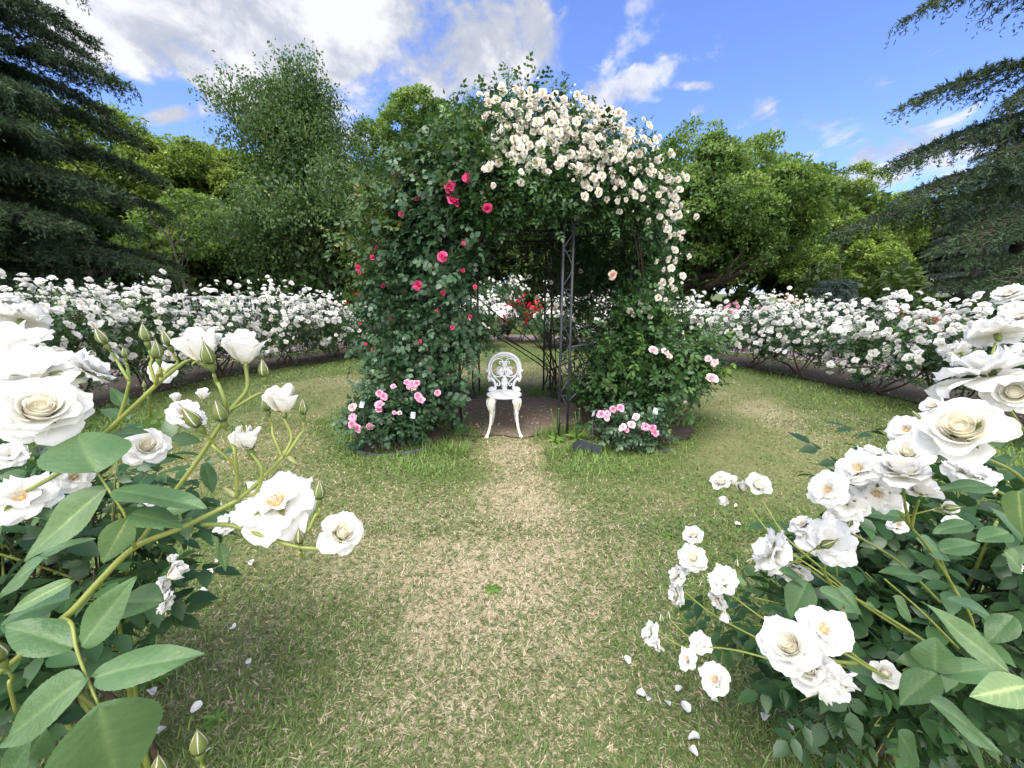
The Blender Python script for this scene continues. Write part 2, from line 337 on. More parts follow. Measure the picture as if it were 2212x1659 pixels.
def sepals(seed, spread=100, L=.34, W=.07, hip=True, curl=30):
    """the green star and hip beneath a bloom"""
    g=np.random.default_rng(seed); mb=MB()
    for i in range(5):
        V,t,F=petal(L*g.uniform(.85,1.15),W,40,spread+g.normal(0,12),i*1.2566+g.normal(0,.1),g,nu=3,nv=6,curl=curl,cup=.3,ruffle=.03,r0=.03,z0=-.03)
        k=1-.9*t**2; c=V.reshape(6,3,3).mean(1)
        V=(V.reshape(6,3,3)-c[:,None])*(.25+.75*k.reshape(6,3)[:,:1,None])+c[:,None]; mb.add(V.reshape(-1,3),F,.35+.4*t)
    if hip:
        V,F=lathe([(0.0,-.19),(.022,-.18),(.05,-.14),(.065,-.09),(.055,-.04),(.0,0.01)],10); mb.add(V,F,.55)
    return mb
def bud_core():
    mb=MB(); z=np.linspace(0,1,14); r=.29*np.sin(np.pi*np.clip(z,0,1)**.62)*(1-.25*z)+.004; V,F=lathe(np.stack([r,z],1),16); mb.add(V,F,.55+.2*np.repeat(z,16)); return mb
def bud_sepals(seed, gap=.12, opened=0.):
    g=np.random.default_rng(seed); mb=MB(); nz=12; nu=5; z=np.linspace(-.01,1.22,nz)
    for i in range(5):
        a0=i*1.2566; u=np.linspace(-1,1,nu); wid=(1.2566/2)*(1-gap)*np.where(z<.5,1.05,1.05-.55*(z-.5)/.7)
        zz=np.clip(z,0,1); r=.29*np.sin(np.pi*zz**.62)*(1-.25*zz)+.016+np.clip(z-.2,0,2)*opened*.45
        r=np.where(z>.95,np.maximum(r,.02),r)
        an=a0+u[None]*wid[:,None]; rr=r[:,None]*(1-.03*np.abs(u)[None]**2)
        ln=np.clip(1.25-z,0,1)[:,None]; tip=np.clip((z-1.0)/.22,0,1)[:,None]*.03*np.array(math.sin(i*2.))
        V=np.stack([rr*np.cos(an)+tip,rr*np.sin(an),np.broadcast_to(z[:,None],an.shape)],-1).reshape(-1,3)
        mb.add(V,grid_faces(nu,nz),np.clip(.5-.35*np.repeat(z,nu)*(1 if i%2 else .4)+.3*(np.abs(np.tile(u,nz))>.9)*.5,0,1))
    V,F=lathe([(.05,-.6),(.055,-.42),(.105,-.34),(.15,-.2),(.145,-.1),(.10,-.02),(.2,.03)],14); mb.add(V,F,.55)
    return mb

PROTO={}
def proto(key, fn, mat):
    if key not in PROTO:
        me=fn().me(key if isinstance(key,str) else str(key[0])); me.materials.append(mat); PROTO[key]=me
    return PROTO[key]
def child(name, me, parent, pos, axis, size, spin=0., label=None):
    o=bpy.data.objects.new(name, me); COL.objects.link(o); o.parent=parent
    org=np.array(parent.location); 
    o.location=[float(c) for c in (np.asarray(pos)-org)]; o.rotation_mode='QUATERNION'; o.rotation_quaternion=quat_z(axis,spin)
    o.scale=(size,)*3
    if label: o['label']=label
    return o
def sub(name, me, parent):
    o=bpy.data.objects.new(name, me); COL.objects.link(o); o.parent=parent; return o
def near_bloom(root, kind, pos, axis, size, seed=0, spin=0., stam=None, calyx=True, mat='white', hi=True):
    nu,nv=(9,9) if hi else (5,6)
    size=size*.87; o=child('bloom', proto(('bloom',kind,seed%4,mat,hi), lambda: rose(kind,100+seed%4,nu,nv), M[mat]), root,pos,axis,size,spin)
    if stam if stam is not None else (kind=='open' or (kind=='ragged' and seed%3==0)): sub('stamens', proto(('stamens',seed%2),lambda: stamens(5+seed%2),M['stamen']),o)
    if calyx: sub('sepals', proto(('sepals',kind in('half','cup'),seed%2),lambda: sepals(9+seed%2,spread=150 if kind in('half','cup') else 105),M['sepal']),o)
    return o
def near_bud(root, pos, axis, size, seed=0, gap=.13, opened=0., spin=0.):
    size=size*.9
    o=child('bud',proto('bud',bud_core,M['white']),root,pos,axis,size,spin)
    sub('sepals',proto(('bud_sepals',seed%3,gap,opened),lambda: bud_sepals(seed%3,gap,opened),M['sepal']),o); return o
def cane(root, P, r, mat='cane_green', name='cane', n=8, thorns=0, g=None):
    mb=MB(); S=smooth_path(P,5); r=np.atleast_1d(r)*(.60 if name in('stem','leaf_stalk') else .64); mb.add(*tube(S,r,n))
    if thorns:
        g=g or rng
        for i in range(thorns):
            k=g.integers(1,len(S)-1); d=unit(g.normal(size=3)); d=unit(d-.0*d); rr=np.interp(k/len(S),np.linspace(0,1,len(np.atleast_1d(r))),np.atleast_1d(r))
            T=unit(S[k]-S[k-1]); d=unit(d-T*np.dot(d,T)); B=np.cross(T,d)
            mb.add(np.array([S[k]+T*rr*1.2,S[k]-T*rr*1.5,S[k]+B*rr*.5,S[k]-B*rr*.5])*1.0+d*rr*.5, np.array([[0,2,1]])*0+np.array([[0,2,1]]))
    return mb.build(name,M[mat],root)
def big_leaf(root, base, tip, width, nrm, seed=0, bend=.12, fold=.25, name='leaflet', mat='leaf_near', tone=.5, serr=1.):
    """one large rose leaflet with toothed edge, midrib and side veins"""
    g=np.random.default_rng(seed); base=np.asarray(base,float); tip=np.asarray(tip,float)
    D=tip-base; L=np.linalg.norm(D); D=D/L; nrm=unit(np.asarray(nrm,float)); nrm=unit(nrm-D*np.dot(nrm,D)); B=np.cross(nrm,D)
    nv,nu=41,17; t=np.linspace(0,1,nv); u=np.linspace(-1,1,nu)
    prof=np.sin(np.pi*np.clip(t,0,1)**.8)**.8*(1-.3*t**2); prof=prof/prof.max()
    saw=1-serr*.06*((t*19)%1)*(t>.08); hw=width/2*prof*saw
    w=u[None]*hw[:,None]; tt=t[:,None]+np.zeros((1,nu))
    z=-bend*L*(tt-.25)**2+fold*np.abs(w)-.35*np.abs(w)**2/width
    vein=(np.abs(((tt*8.5-np.abs(u)[None]*1.5)%1)-.5)); z=z+L*.007*(vein-.25)*np.clip(np.abs(u)*3,0,1)[None]
    z=z+L*.016*np.sin(tt*9+g.uniform(0,6))*u[None]+L*.012*np.sin(tt*5+u[None]*2+g.uniform(0,6))
    x=tt*L-.03*L*np.abs(u)[None]*0
    V=base+x[...,None]*D+w[...,None]*B+z[...,None]*nrm
    a=tone+.32*np.exp(-(u*9)**2)[None]*(1-.5*tt)+.07*(1-2*vein)*np.clip(1-np.abs(u)*.3,0,1)[None]*(vein<.13)+g.normal(0,.02)
    mb=MB(); mb.add(V.reshape(-1,3),grid_faces(nu,nv),np.clip(a,0,1).reshape(-1))
    return mb.build(name,M[mat],root)
# ------------------------------------------------------------------ hedge of white rose bushes
CEN=np.array([0,5.,0])
def ring(phi, r): return np.array([r*math.sin(R(phi)), 5-r*math.cos(R(phi)), 0.])
SMALL=[]
def small_rose(mat, i, kind='small'):
    return proto(('bloom',kind,i%3,mat,'far'), lambda: rose(kind,40+i%3,4,4), M[mat])
def join_blooms(root,items,g):
    mb=MB(); org=np.zeros(3)
    for me,p,ax,s in items:
        V=np.empty(len(me.vertices)*3,np.float32); me.vertices.foreach_get('co',V); A=np.empty(len(me.vertices),np.float32); me.attributes['rnd'].data.foreach_get('value',A)
        F=np.empty(len(me.loops),np.int32); me.loops.foreach_get('vertex_index',F); q=np.array(quat_z(ax,g.uniform(0,6.28)).to_matrix())
        mb.add((V.reshape(-1,3)*s)@q.T+p,F.reshape(-1,4),A); mat=me.materials[0]
    tag(mb.build('blooms',mat,root),kind='stuff')
def rose_bush(center, rad, h, nleaf, nbloom, seed, label, group=None, mat='white', leafmat='leaf_white', bs=.075, toward=None, low=.42, cat='rose bush', name='rose_bush', tmpl=None, kinds=('small','small','small','knob'), canes=5, lsize=.13, clus=4, top=.45, lean=(0,0), face=.55, cone=1.):
    g=np.random.default_rng(seed); center=np.asarray(center,float); root=empty(name,center); tag(root,label,cat,group)
    rad=np.broadcast_to(np.asarray(rad,float),(2,)); lean=np.array([*lean,0.])
    tw=unit(np.array([0,0,0])-center*[1,1,0]) if toward is None else unit(np.asarray(toward,float))
    # shoots: end points on a rounded crown
    ns=max(12,nleaf//26); q=rand_dir(ns*3,g); q=q[q[:,2]>-.5][:ns]; ns=len(q); rr=g.uniform(.66,1.08,ns); rr=np.where((q[:,2]>.55)&(g.uniform(0,1,ns)<.14),rr+g.uniform(.1,.28,ns),rr)
    hz=(h-low)/2
    def shape(q,rr):
        e=q*np.array([rad[0],rad[1],hz])*rr[:,None]; e[:,2]+=low+hz
        return center+e+lean*(e[:,2:3]/h)
    E=shape(q,rr)
    mb=MB(); per=nleaf//ns+1
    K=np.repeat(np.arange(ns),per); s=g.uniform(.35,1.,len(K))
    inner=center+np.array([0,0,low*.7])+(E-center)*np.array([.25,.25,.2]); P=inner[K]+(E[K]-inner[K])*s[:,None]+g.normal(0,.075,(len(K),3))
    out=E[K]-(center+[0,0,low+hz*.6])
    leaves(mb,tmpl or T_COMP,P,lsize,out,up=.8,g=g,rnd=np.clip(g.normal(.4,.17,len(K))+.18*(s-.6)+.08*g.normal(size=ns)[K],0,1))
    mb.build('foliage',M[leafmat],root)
    # canes
    for k in range(canes):
        a=k*2.4+g.uniform(0,1); b=center+np.array([.12*math.cos(a),.12*math.sin(a),0]); e=E[g.integers(ns)]
        m=b+(e-b)*[.55,.55,.4]+g.normal(0,.05,3); c=MB(); c.add(*tube(smooth_path([b-[0,0,.05],b+(m-b)*.5+g.normal(0,.03,3),m,e],4),[.018,.012,.006],6))
        for _ in range(3):
            e2=E[g.integers(ns)]; c.add(*tube(smooth_path([m,(m+e2)/2+[0,0,.05],e2],3),[.009,.004],5))
        c.build('cane',M['cane_brown'],root)
    # blooms in trusses at the shoot ends, on the side one sees and on top
    w=(q@tw)*face+q[:,2]*top+g.normal(0,.22,ns)+(-5 if False else 0)
    order=np.argsort(-w); n=0; i=0; extra=[]
    while n<nbloom:
        e=E[order[i%ns]]; d=unit(q[order[i%ns]]*[1,1,.8]+[0,0,.35]+tw*.35); i+=1
        for _ in range(int(g.integers(max(1,clus-2),clus+3))):
            if n>=nbloom: break
            off=g.normal(0,1,3)*np.array([.07,.07,.045])*(1+.1*clus)
            ax=unit(d+g.normal(0,.45,3)); kd=kinds[g.integers(len(kinds))]
            mt=mat if isinstance(mat,str) else mat[g.integers(len(mat))]
            sz=bs*g.uniform(.8,1.15)*(.62 if kd=='knob' else 1)
            vi=int(g.integers(3)); me=small_rose(mt,vi,kd)
            if n<100: child('bloom',me,root,e+d*.06+off,ax,sz,g.uniform(0,6.28))
            else: extra.append((me,e+d*.06+off,ax,sz))
            n+=1
    if extra: join_blooms(root,extra,g)
    return root
ORD=['nearest','second','third','fourth','fifth','sixth','seventh','eighth','ninth','tenth']
def hedge():
    for side,sn in ((-1,'left'),(1,'right')):
        for i in range(9):
            phi=side*(170-11.6*i); r=5.72 if side<0 else 5.62
            h=(1.42,1.3,1.24,1.34,1.5,1.56,1.6,1.64,1.66)[i] if side<0 else (1.4,1.4,1.36,1.34,1.32,1.36,1.38,1.36,1.42)[i]
            if i==0: r=6.1
            c=ring(phi+rng.normal(0,1),r+rng.normal(0,.08))
            lab=f"white rose bush, {ORD[i]} from the back gap in the hedge {'behind the pink climber' if side<0 else 'behind the cream climber'}"
            lab=f"white flowering rose bush, {ORD[i]} from the back gap along the {sn} hedge"
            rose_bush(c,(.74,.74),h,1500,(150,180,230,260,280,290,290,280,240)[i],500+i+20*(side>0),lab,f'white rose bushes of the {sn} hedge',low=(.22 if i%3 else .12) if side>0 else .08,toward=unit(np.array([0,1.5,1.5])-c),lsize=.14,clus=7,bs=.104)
hedge()
# beds beyond the hedge
def beds():
    spec=[((-3.9,10.6),.6,1.35,'red','red rose bush seen through the dip in the left hedge',30),
     ((-11.5,7.6),.8,1.45,'coral','faded red rose bush beyond the far end of the left hedge',40),
     ((5.9,10.7),.7,1.2,'rose_pink','pink rose bush behind the dip of the right hedge',34),
     ((7.6,11.2),.7,1.38,'peach','peach and apricot rose bush standing above the right hedge',40),
     ((9.6,9.4),.7,1.2,'coral','coral rose bush behind the middle of the right hedge',26),
     ((.24,12.0),.5,1.22,'red','crimson rose bush glowing in the arbour opening',90),
     ((.95,12.4),.55,1.25,'coral','coral and pink rose bush right of the crimson one',50),
     ((-1.15,12.2),.6,1.3,'white','white rose bush on the far side of the path, left of the crimson one',70),
     ((1.9,11.9),.6,1.3,'white','white rose bush on the far side of the path, right of the coral one',60),
     ((-2.6,12.6),.6,1.2,'white','white rose bush on the far side of the path behind the pink climber',50),
     ((3.3,12.2),.6,1.2,'white','white rose bush on the far side of the path behind the cream climber',50)]
    for i,(p,r,h,m,lab,n) in enumerate(spec):
        rose_bush((*p,0),r,h,700,n,700+i,lab,'rose bushes in the outer beds',mat=m,bs=.1,low=.3,clus=5,canes=3)
    # tall white standard rose in the middle
    rose_bush((-.3,14.4,0),(.95,.8),2.15,900,100,730,'tall white standard rose massed with blooms, framed by the arbour opening','',mat='white',bs=.1,low=.95,clus=6,canes=4,cat='standard rose',name='standard_rose',face=.7,lsize=.15)
beds()
# ------------------------------------------------------------------ arbour
def shell(th, z, off=0.):
    """point on the arbour: th in degrees from the front, to the right positive"""
    th=np.radians(np.asarray(th,float)); z=np.asarray(z,float); off=np.asarray(off,float)
    top=.87+.75*off; z=np.minimum(z,2.2+top*.985); s=np.sqrt(np.clip(1-(np.clip(z-2.2,0,None)/top)**2,0,1))
    return np.stack([(1.45+off)*np.sin(th)*s*np.where(np.sin(th)<0,.92,1.), 5-(1.0+off)*np.cos(th)*s, z],-1)
POSTS=[(-23,-.6,4.12),(23,.54,4.02),(90,1.45,4.9),(157,.53,5.92),(203,-.55,5.95),(270,-1.45,5.0)]
def arbour():
    root=empty('garden_arbour',(0,5,0)); tag(root,'dark wrought iron arbour with scrolled posts under climbing roses','arbour')
    for (a,x,y) in POSTS:
        o=unit(np.array([x,y-5,0])); t=np.array([-o[1],o[0],0]); c=np.array([x,y,0.]); mb=MB(); w=.05
        inw=-o
        e=unit(t*.8+inw*.6) if abs(o[0])>.9 else unit(np.array([1.,.25 if y<5 else -.1,0]))
        for s in(-1,1): mb.add(*tube([c+e*w*s-[0,0,.1],c+e*w*s+[0,0,2.24]],.0135,8))
        # scrolls between the two rods
        z=.12
        while z<2.1:
            P=[c+e*w*s_*.8+np.array([0,0,z+dz]) for s_,dz in((-1,0),(-.2,.05),(.9,.12),(1,.2),(.2,.27),(-.9,.34))]
            mb.add(*tube(smooth_path(P,4),.006,5))
            q=c+np.array([0,0,z+.30]); k=np.linspace(0,5.2,12); rr=.034*(1-k/9)
            mb.add(*tube(np.stack([q+e*(r_*math.cos(kk)+.012)+np.array([0,0,r_*math.sin(kk)]) for r_,kk in zip(rr,k)]),.005,5)); z+=.36
        mb.build('post',M['iron'],root)
    for z,nm in((2.2,'ring_beam'),(2.34,'ring_beam')):
        P=[np.array([x,y,z]) for _,x,y in POSTS]; P.append(P[0]); mb=MB()
        for a,b in zip(P[:-1],P[1:]): mb.add(*tube([a,b],.016,6))
        mb.build(nm,M['iron'],root)
    for (a,x,y) in POSTS:
        d=np.array([x,y-5.]);t=np.linspace(0,np.pi/2,14); P=np.stack([d[0]*np.cos(t),5+d[1]*np.cos(t),2.2+1.15*np.sin(t)],1)
        link_=MB(); link_.add(*tube(P,.014,6)); link_.build('dome_rib',M['iron'],root)
    for (i,j) in((0,5),(5,4),(1,2),(2,3)):
        A=np.array([POSTS[i][1],POSTS[i][2],0]);B=np.array([POSTS[j][1],POSTS[j][2],0]); mb=MB()
        def pt(u,z): return A+(B-A)*u+np.array([0,0,z])
        for z in(.95,): mb.add(*tube([pt(.03,z),pt(.97,z)],.009,6))
        mb.add(*tube([pt(.05,.36),pt(.42,.6)],.01,6)); mb.add(*tube([pt(.95,.36),pt(.58,.6)],.01,6))
        t=np.linspace(0,1.75*np.pi,22)
        for uc,zc,rr,ph,sg in((.18,.74,.13,2.6,1),(.30,.46,.15,.4,-1),(.5,.6,.17,0,1),(.72,.46,.15,2.6,1),(.82,.74,.13,.4,-1),(.5,.3,.13,1.6,-1)):
            L=np.linalg.norm(B-A); r_=rr*(1-.3*t/t[-1])
            mb.add(*tube(np.array([pt(uc+sg*ra*math.cos(k+ph)/L,zc+ra*math.sin(k+ph)) for ra,k in zip(r_,t)]),.008,5))
        mb.add(*tube(smooth_path([pt(.03,.9),pt(.2,.93),pt(.38,.72),pt(.5,.42),pt(.52,.2)],5),.008,5)); mb.add(*tube(smooth_path([pt(.97,.9),pt(.8,.93),pt(.62,.72),pt(.5,.42)],5),.008,5))
        mb.build('scroll_panel',M['iron'],root)
arbour()
def climber_leaves(mb, n, th, z, off, T, size, g, clump=.16, nc=None, rnd0=.42, lump=.12, keep=None):
    nc=nc or n//30; ct=g.uniform(min(th),max(th),nc); cz=g.uniform(*z,nc); co=np.clip(g.normal((off[0]+off[1])/2,(off[1]-off[0])/2.2,nc),off[0]-.05,off[1]+.1)
    C=shell(ct,cz,co)
    if keep is not None: C=C[keep(C)]
    nc=len(C); k=g.integers(0,nc,n); P=C[k]+g.normal(0,clump,(n,3))
    out=P-np.array([0,5,1.6]); leaves(mb,T,P,size,out,up=.45,g=g,rnd=np.clip(g.normal(rnd0,.16,n)+lump*g.normal(size=nc)[k],0,1)); return C
def opening(C, z=2.05, x0=-.5, x1=1.15):
    return ~((C[:,0]>x0)&(C[:,0]<x1)&(C[:,2]<z)&(C[:,1]<5.05)&(C[:,2]>.1))
def truss_stems(root,C,g,n,mat='cane_brown',name='cane',base=None,r=.012):
    for i in range(n):
        e=C[g.integers(len(C))]; b=np.array(base)+g.normal(0,.06,3)*[1,1,0]; m=(b+e)/2+np.array([*(e[:2]-[0,5])*.12,.2])
        mb=MB(); mb.add(*tube(smooth_path([b,b+[0,0,.4]+g.normal(0,.05,3),m,e],5),[r,r*.7,r*.3],6)); mb.build(name,M[mat],root)
def on_shell(x,y,off):
    for d in np.arange(3.1,5.8,.02):
        p=at(x,y,d); q=p-[0,5,0]; zz=max(p[2]-2.2,0)
        if (q[0]/(1.45+off)/(.92 if q[0]<0 else 1))**2+(q[1]/(1.0+off))**2+(zz/(.87+.75*off))**2<1: break
    else: return None,None
    return p,d
def pink_climber():
    g=np.random.default_rng(31); root=empty('climbing_rose',(-1.2,4.15,0)); tag(root,'dark leaved climbing rose with deep pink blooms covering the arbour side','climbing rose')
    mb=MB()
    C=climber_leaves(mb,4300,(-14,-108),(.25,2.5),(-.08,.2),T_COMPR,.15,g,.13,keep=lambda C:opening(C,2.0,-.62,.9)&~((C[:,0]>-1.0)&(C[:,2]<1.05)))
    C2=climber_leaves(mb,1100,(-14,-100),(2.2,2.75),(.0,.2),T_COMPR,.15,g,.13)
    climber_leaves(mb,1300,(-24,-80),(.2,1.2),(.1,.36),T_COMPR,.15,g,.13)
    climber_leaves(mb,700,(-10,-24),(1.0,2.5),(-.05,.15),T_COMPR,.14,g,.09,keep=lambda C:C[:,0]<-.42)
    mb.build('foliage',M['leaf_pink'],root)
    truss_stems(root,C,g,7,base=(-1.2,4.2,0))
    big=[(1011,385,26),(972,404,28),(978,437,33),(955,556,26),(903,617,24),(1052,448,24)]
    sm=[(851,376,16),(890,376,14),(977,376,14),(901,431,12),(916,429,12),(875,444,12),(868,463,16),(815,534,13),(789,556,16),(762,578,18),(827,619,15),(1000,530,14),(998,586,14),(938,578,10),(923,634,16),(955,634,16),(1029,623,17),(871,627,11),(890,615,11),(1016,684,15),(973,706,15),(775,744,10),(790,754,9),(907,739,12),(867,775,9),(816,820,9),(760,590,12),(735,657,12),(845,690,9),(930,800,9),(787,808,10),(858,838,8),(764,700,9),(943,672,10)]
    for i,(x,y,s) in enumerate(big+sm):
        p,d=on_shell(x,y,.38)
        if p is None: p,d=on_shell(x+14,y,.55)
        if p is None: continue
        to=unit(np.array([0,0,1.5])-p)
        kd='pompon' if i<6 else 'knob'
        child('bloom',proto(('bloom',kd,i%3,'pink','m'),lambda: rose(kd,60+i%3,5,5),M['pink']),root,p,unit(to+g.normal(0,.3,3)+[0,0,.25]),s*d/860*1.05*(1 if kd=='pompon' else 1.15),g.uniform(0,6))
pink_climber()
def faded_climber():
    g=np.random.default_rng(32); root=empty('climbing_rose',(-1.35,5.3,0)); tag(root,'yellowish climbing rose past bloom on the far shoulder of the arbour','climbing rose')
    mb=MB(); C=climber_leaves(mb,2200,(-45,-150),(1.9,2.95),(.0,.26),T_COMP,.15,g,.15,rnd0=.5)
    climber_leaves(mb,900,(-85,-110),(1.2,2.6),(.25,.48),T_COMP,.14,g,.12,rnd0=.6)
    C3=climber_leaves(mb,1100,(-55,0),(2.5,3.2),(-.05,.2),T_COMP,.15,g,.14,rnd0=.4)
    mb.build('foliage',M['leaf_faded'],root); truss_stems(root,C,g,5,base=(-1.4,5.4,0))
    # spent heads: sprays of tiny hips
    hb=MB()
    for e in C[g.integers(0,len(C),70)]:
        e=e+unit(e-[0,5,2])*.22; n=9; P=e+g.normal(0,.05,(n,3)); hb.add(*scatter(T_TUFT,P,rand_dir(n,g)+[0,0,.4],rand_dir(n,g),.035,g.uniform(.6,1,n)))
    hb.build('spent_heads',M['leaf_faded'],root)
    for (x,y,h) in ((955,230,.28),(1030,215,.35),(868,265,.25),(1040,185,.2)):
        p=at(x,y,4.9); mb=MB(); mb.add(*tube(smooth_path([p-[0,0,h],p-[.02,0,h*.4],p],4),.005,5)); 
        P=p+g.normal(0,.05,(14,3)); mb.add(*scatter(T_LO,P,rand_dir(14,g)+[0,0,.5],rand_dir(14,g),.06,.5)); mb.build('shoot',M['leaf_faded'],root)
faded_climber()
def cream_climber():
    g=np.random.default_rng(33)
    for part_ in('top','side'):
        if part_=='top':
            root=empty('climbing_rose',(.62,4.0,0)); tag(root,'cream climbing rose smothered in blooms over the arbour dome','climbing rose')
            mb=MB(); keep=lambda C:opening(C,2.16,-.9,1.3)
            C=climber_leaves(mb,3400,(-26,75),(2.3,3.4),(-.02,.28),T_COMP,.135,g,.13,keep=keep); C0=C
            climber_leaves(mb,2400,(-100,180),(2.9,3.25),(-.1,.12),T_COMP,.15,g,.16,keep=keep)
            climber_leaves(mb,1200,(-20,60),(2.3,2.7),(.05,.3),T_COMP,.13,g,.1); climber_leaves(mb,1000,(-18,62),(2.2,2.4),(.0,.22),T_COMP,.13,g,.08)
            mb.build('foliage',M['leaf_cream'],root)
            t=np.array([[.6,4.05,0],[.62,3.98,.9],[.66,3.98,1.9],[.8,3.95,2.5],[.4,3.9,3.0],[0,4.1,3.4]])
            cane(root,[(.62,4.0,2.2),(.95,3.98,2.35),(1.2,4.15,2.05),(1.35,4.35,1.7)],[.011,.008,.005],'cane_brown')
            cane(root,[(1.4,4.8,0),(1.5,4.6,1.0),(1.3,4.3,2.0),(.9,4.0,2.6)],[.014,.01,.006],'cane_brown')
            # dense sheet of flowers
            pts=[]
            while len(pts)<640:
                x,y=g.uniform(1040,1470),g.uniform(170,470)
                lo=240+max(0,(1095-x))*1.2; edge=205 if x<1330 else 205+(x-1330)*1.5
                lim=400+ (x-1250)*.45 if x>1250 else 385
                if y<edge-25+g.uniform(-15,25) or y>lim or (x<1075 and y<330 and y>260): continue
                dens=1. if (y<345+.34*max(0,x-1180) and x>1075) else .3
                if g.uniform()>dens: continue
                if any((x-a)**2+(y-b)**2<36 for a,b in pts): continue
                pts.append((x,y))
        else:
            root=empty('climbing_rose',(1.5,4.6,0)); tag(root,'cream climbing rose hanging down the outer side of the arbour','climbing rose')
            mb=MB(); 
            C=climber_leaves(mb,1700,(58,112),(1.2,2.9),(.03,.34),T_COMP,.135,g,.13)
            climber_leaves(mb,900,(66,115),(.4,1.5),(.0,.3),T_COMP,.135,g,.13)
            climber_leaves(mb,700,(38,75),(.35,1.15),(-.1,.15),T_COMP,.135,g,.12)
            climber_leaves(mb,700,(48,66),(.9,1.45),(.1,.3),T_COMPR,.14,g,.1)
            mb.build('foliage',M['leaf_cream'],root); truss_stems(root,C,g,5,base=(1.5,4.7,0))
            pts=[(1366,664),(1360,679),(1373,681),(1401,649),(1432,652),(1314,606),(1385,655),(1446,640),(1407,668),(1440,672)]
            while len(pts)<62:
                y=g.uniform(400,660); x=1462-.00075*(y-500)**2+g.normal(-6,14)
                if any((x-a)**2+(y-b)**2<80 for a,b in pts) : continue
                pts.append((x,y))
        n=0; extra=[]
        for i,(x,y) in enumerate(pts):
            # where the line of sight meets the outside of the foliage
            p,d=on_shell(x,y,.36+g.uniform(-.1,.12))
            for o_ in (.5,.58):
                if p is None: p,d=on_shell(x,y,o_)
            if p is None: continue
            if part_=='side' and i<10: p=at(x,y,4.05)
            out=unit((p-[0,5,2.0])); to=unit(np.array([0,0,1.5])-p)
            mt='peach' if (x,y)==(1314,606) else 'cream'; kd=('pompon','pompon','small','knob')[g.integers(4)] 
            s=(.115 if mt=='peach' else .076*g.uniform(.65,1.2)*(.7 if kd=='knob' else 1))
            if mt=='peach': kd='pompon'
            me=proto(('bloom',kd,i%3,mt,'m'),lambda: rose(kd,60+i%3,5,5),M[mt]); ax=unit(out+to*.7+g.normal(0,.35,3)); p=p+g.normal(0,.04,3)
            if n<100: child('bloom',me,root,p,ax,s,g.uniform(0,6)); n+=1
            else: extra.append((kd,i%3,p,ax,s))
        if extra:
            mb=MB()
            for kd,sd,p,ax,s in extra:
                b=rose(kd,60+sd,5,5); q=np.array(quat_z(ax,g.uniform(0,6)).to_matrix()); V=np.concatenate(b.V)@q.T*s+p
                mb.add(V,[np.concatenate(f) for f in b.F.values() if f],np.concatenate(b.A))
            tag(mb.build('blooms',M['cream'],root),kind='stuff')
        if part_=='top':
            for (x,y,h) in ((1100,150,.5),(1225,165,.3),(1212,185,.25),(1395,265,.3)):
                p=at(x,y,4.6); mb=MB(); mb.add(*tube(smooth_path([p-[0,0,h],p-[.015,0,h*.4],p],4),.004,5)); k=np.linspace(.1,1,9); P=p-np.outer(1-k,[0,0,h]); mb.add(*scatter(T_COMP,P,rand_dir(9,g)*[1,1,.3]+[0,0,.35],rand_dir(9,g)*.4+[0,0,1],.11,g.uniform(.5,.9,9))); mb.build('shoot',M['leaf_cream'],root)
cream_climber()
def back_climber():
    g=np.random.default_rng(34); root=empty('climbing_rose',(1.0,5.7,0)); tag(root,'shaded climbing rose walling the back of the arbour with a few pale blooms','climbing rose')
    mb=MB(); door=lambda C: ~((np.abs(C[:,0]+.02)<.64)&(C[:,2]<2.12)&(C[:,1]>5.3))
    C=climber_leaves(mb,3800,(95,262),(1.5,3.3),(-.05,.35),T_COMP,.15,g,.15,keep=lambda C:door(C)&~((C[:,0]<-.1)&(C[:,0]>-.6)&(C[:,2]<1.9)))
    climber_leaves(mb,1700,(85,150),(.6,2.2),(-.1,.3),T_COMP,.15,g,.14,keep=door)
    climber_leaves(mb,900,(210,262),(.5,2.0),(-.0,.3),T_COMP,.15,g,.14,keep=door)
    climber_leaves(mb,2600,(0,360),(2.55,3.3),(-.15,.2),T_COMP,.17,g,.16)
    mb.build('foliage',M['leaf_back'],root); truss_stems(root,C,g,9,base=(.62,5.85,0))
    for i,(x,y) in enumerate([(1270,640),(1278,640),(1161,642),(1144,598),(1199,668),(1240,690),(1255,585),(1096,640),(1190,610),(1290,540)]):
        p=at(x,y,5.5); child('bloom',small_rose('cream',i,'pompon'),root,p,unit(np.array([0,0,1.5])-p+g.normal(0,.4,3)),.075,i)
back_climber()
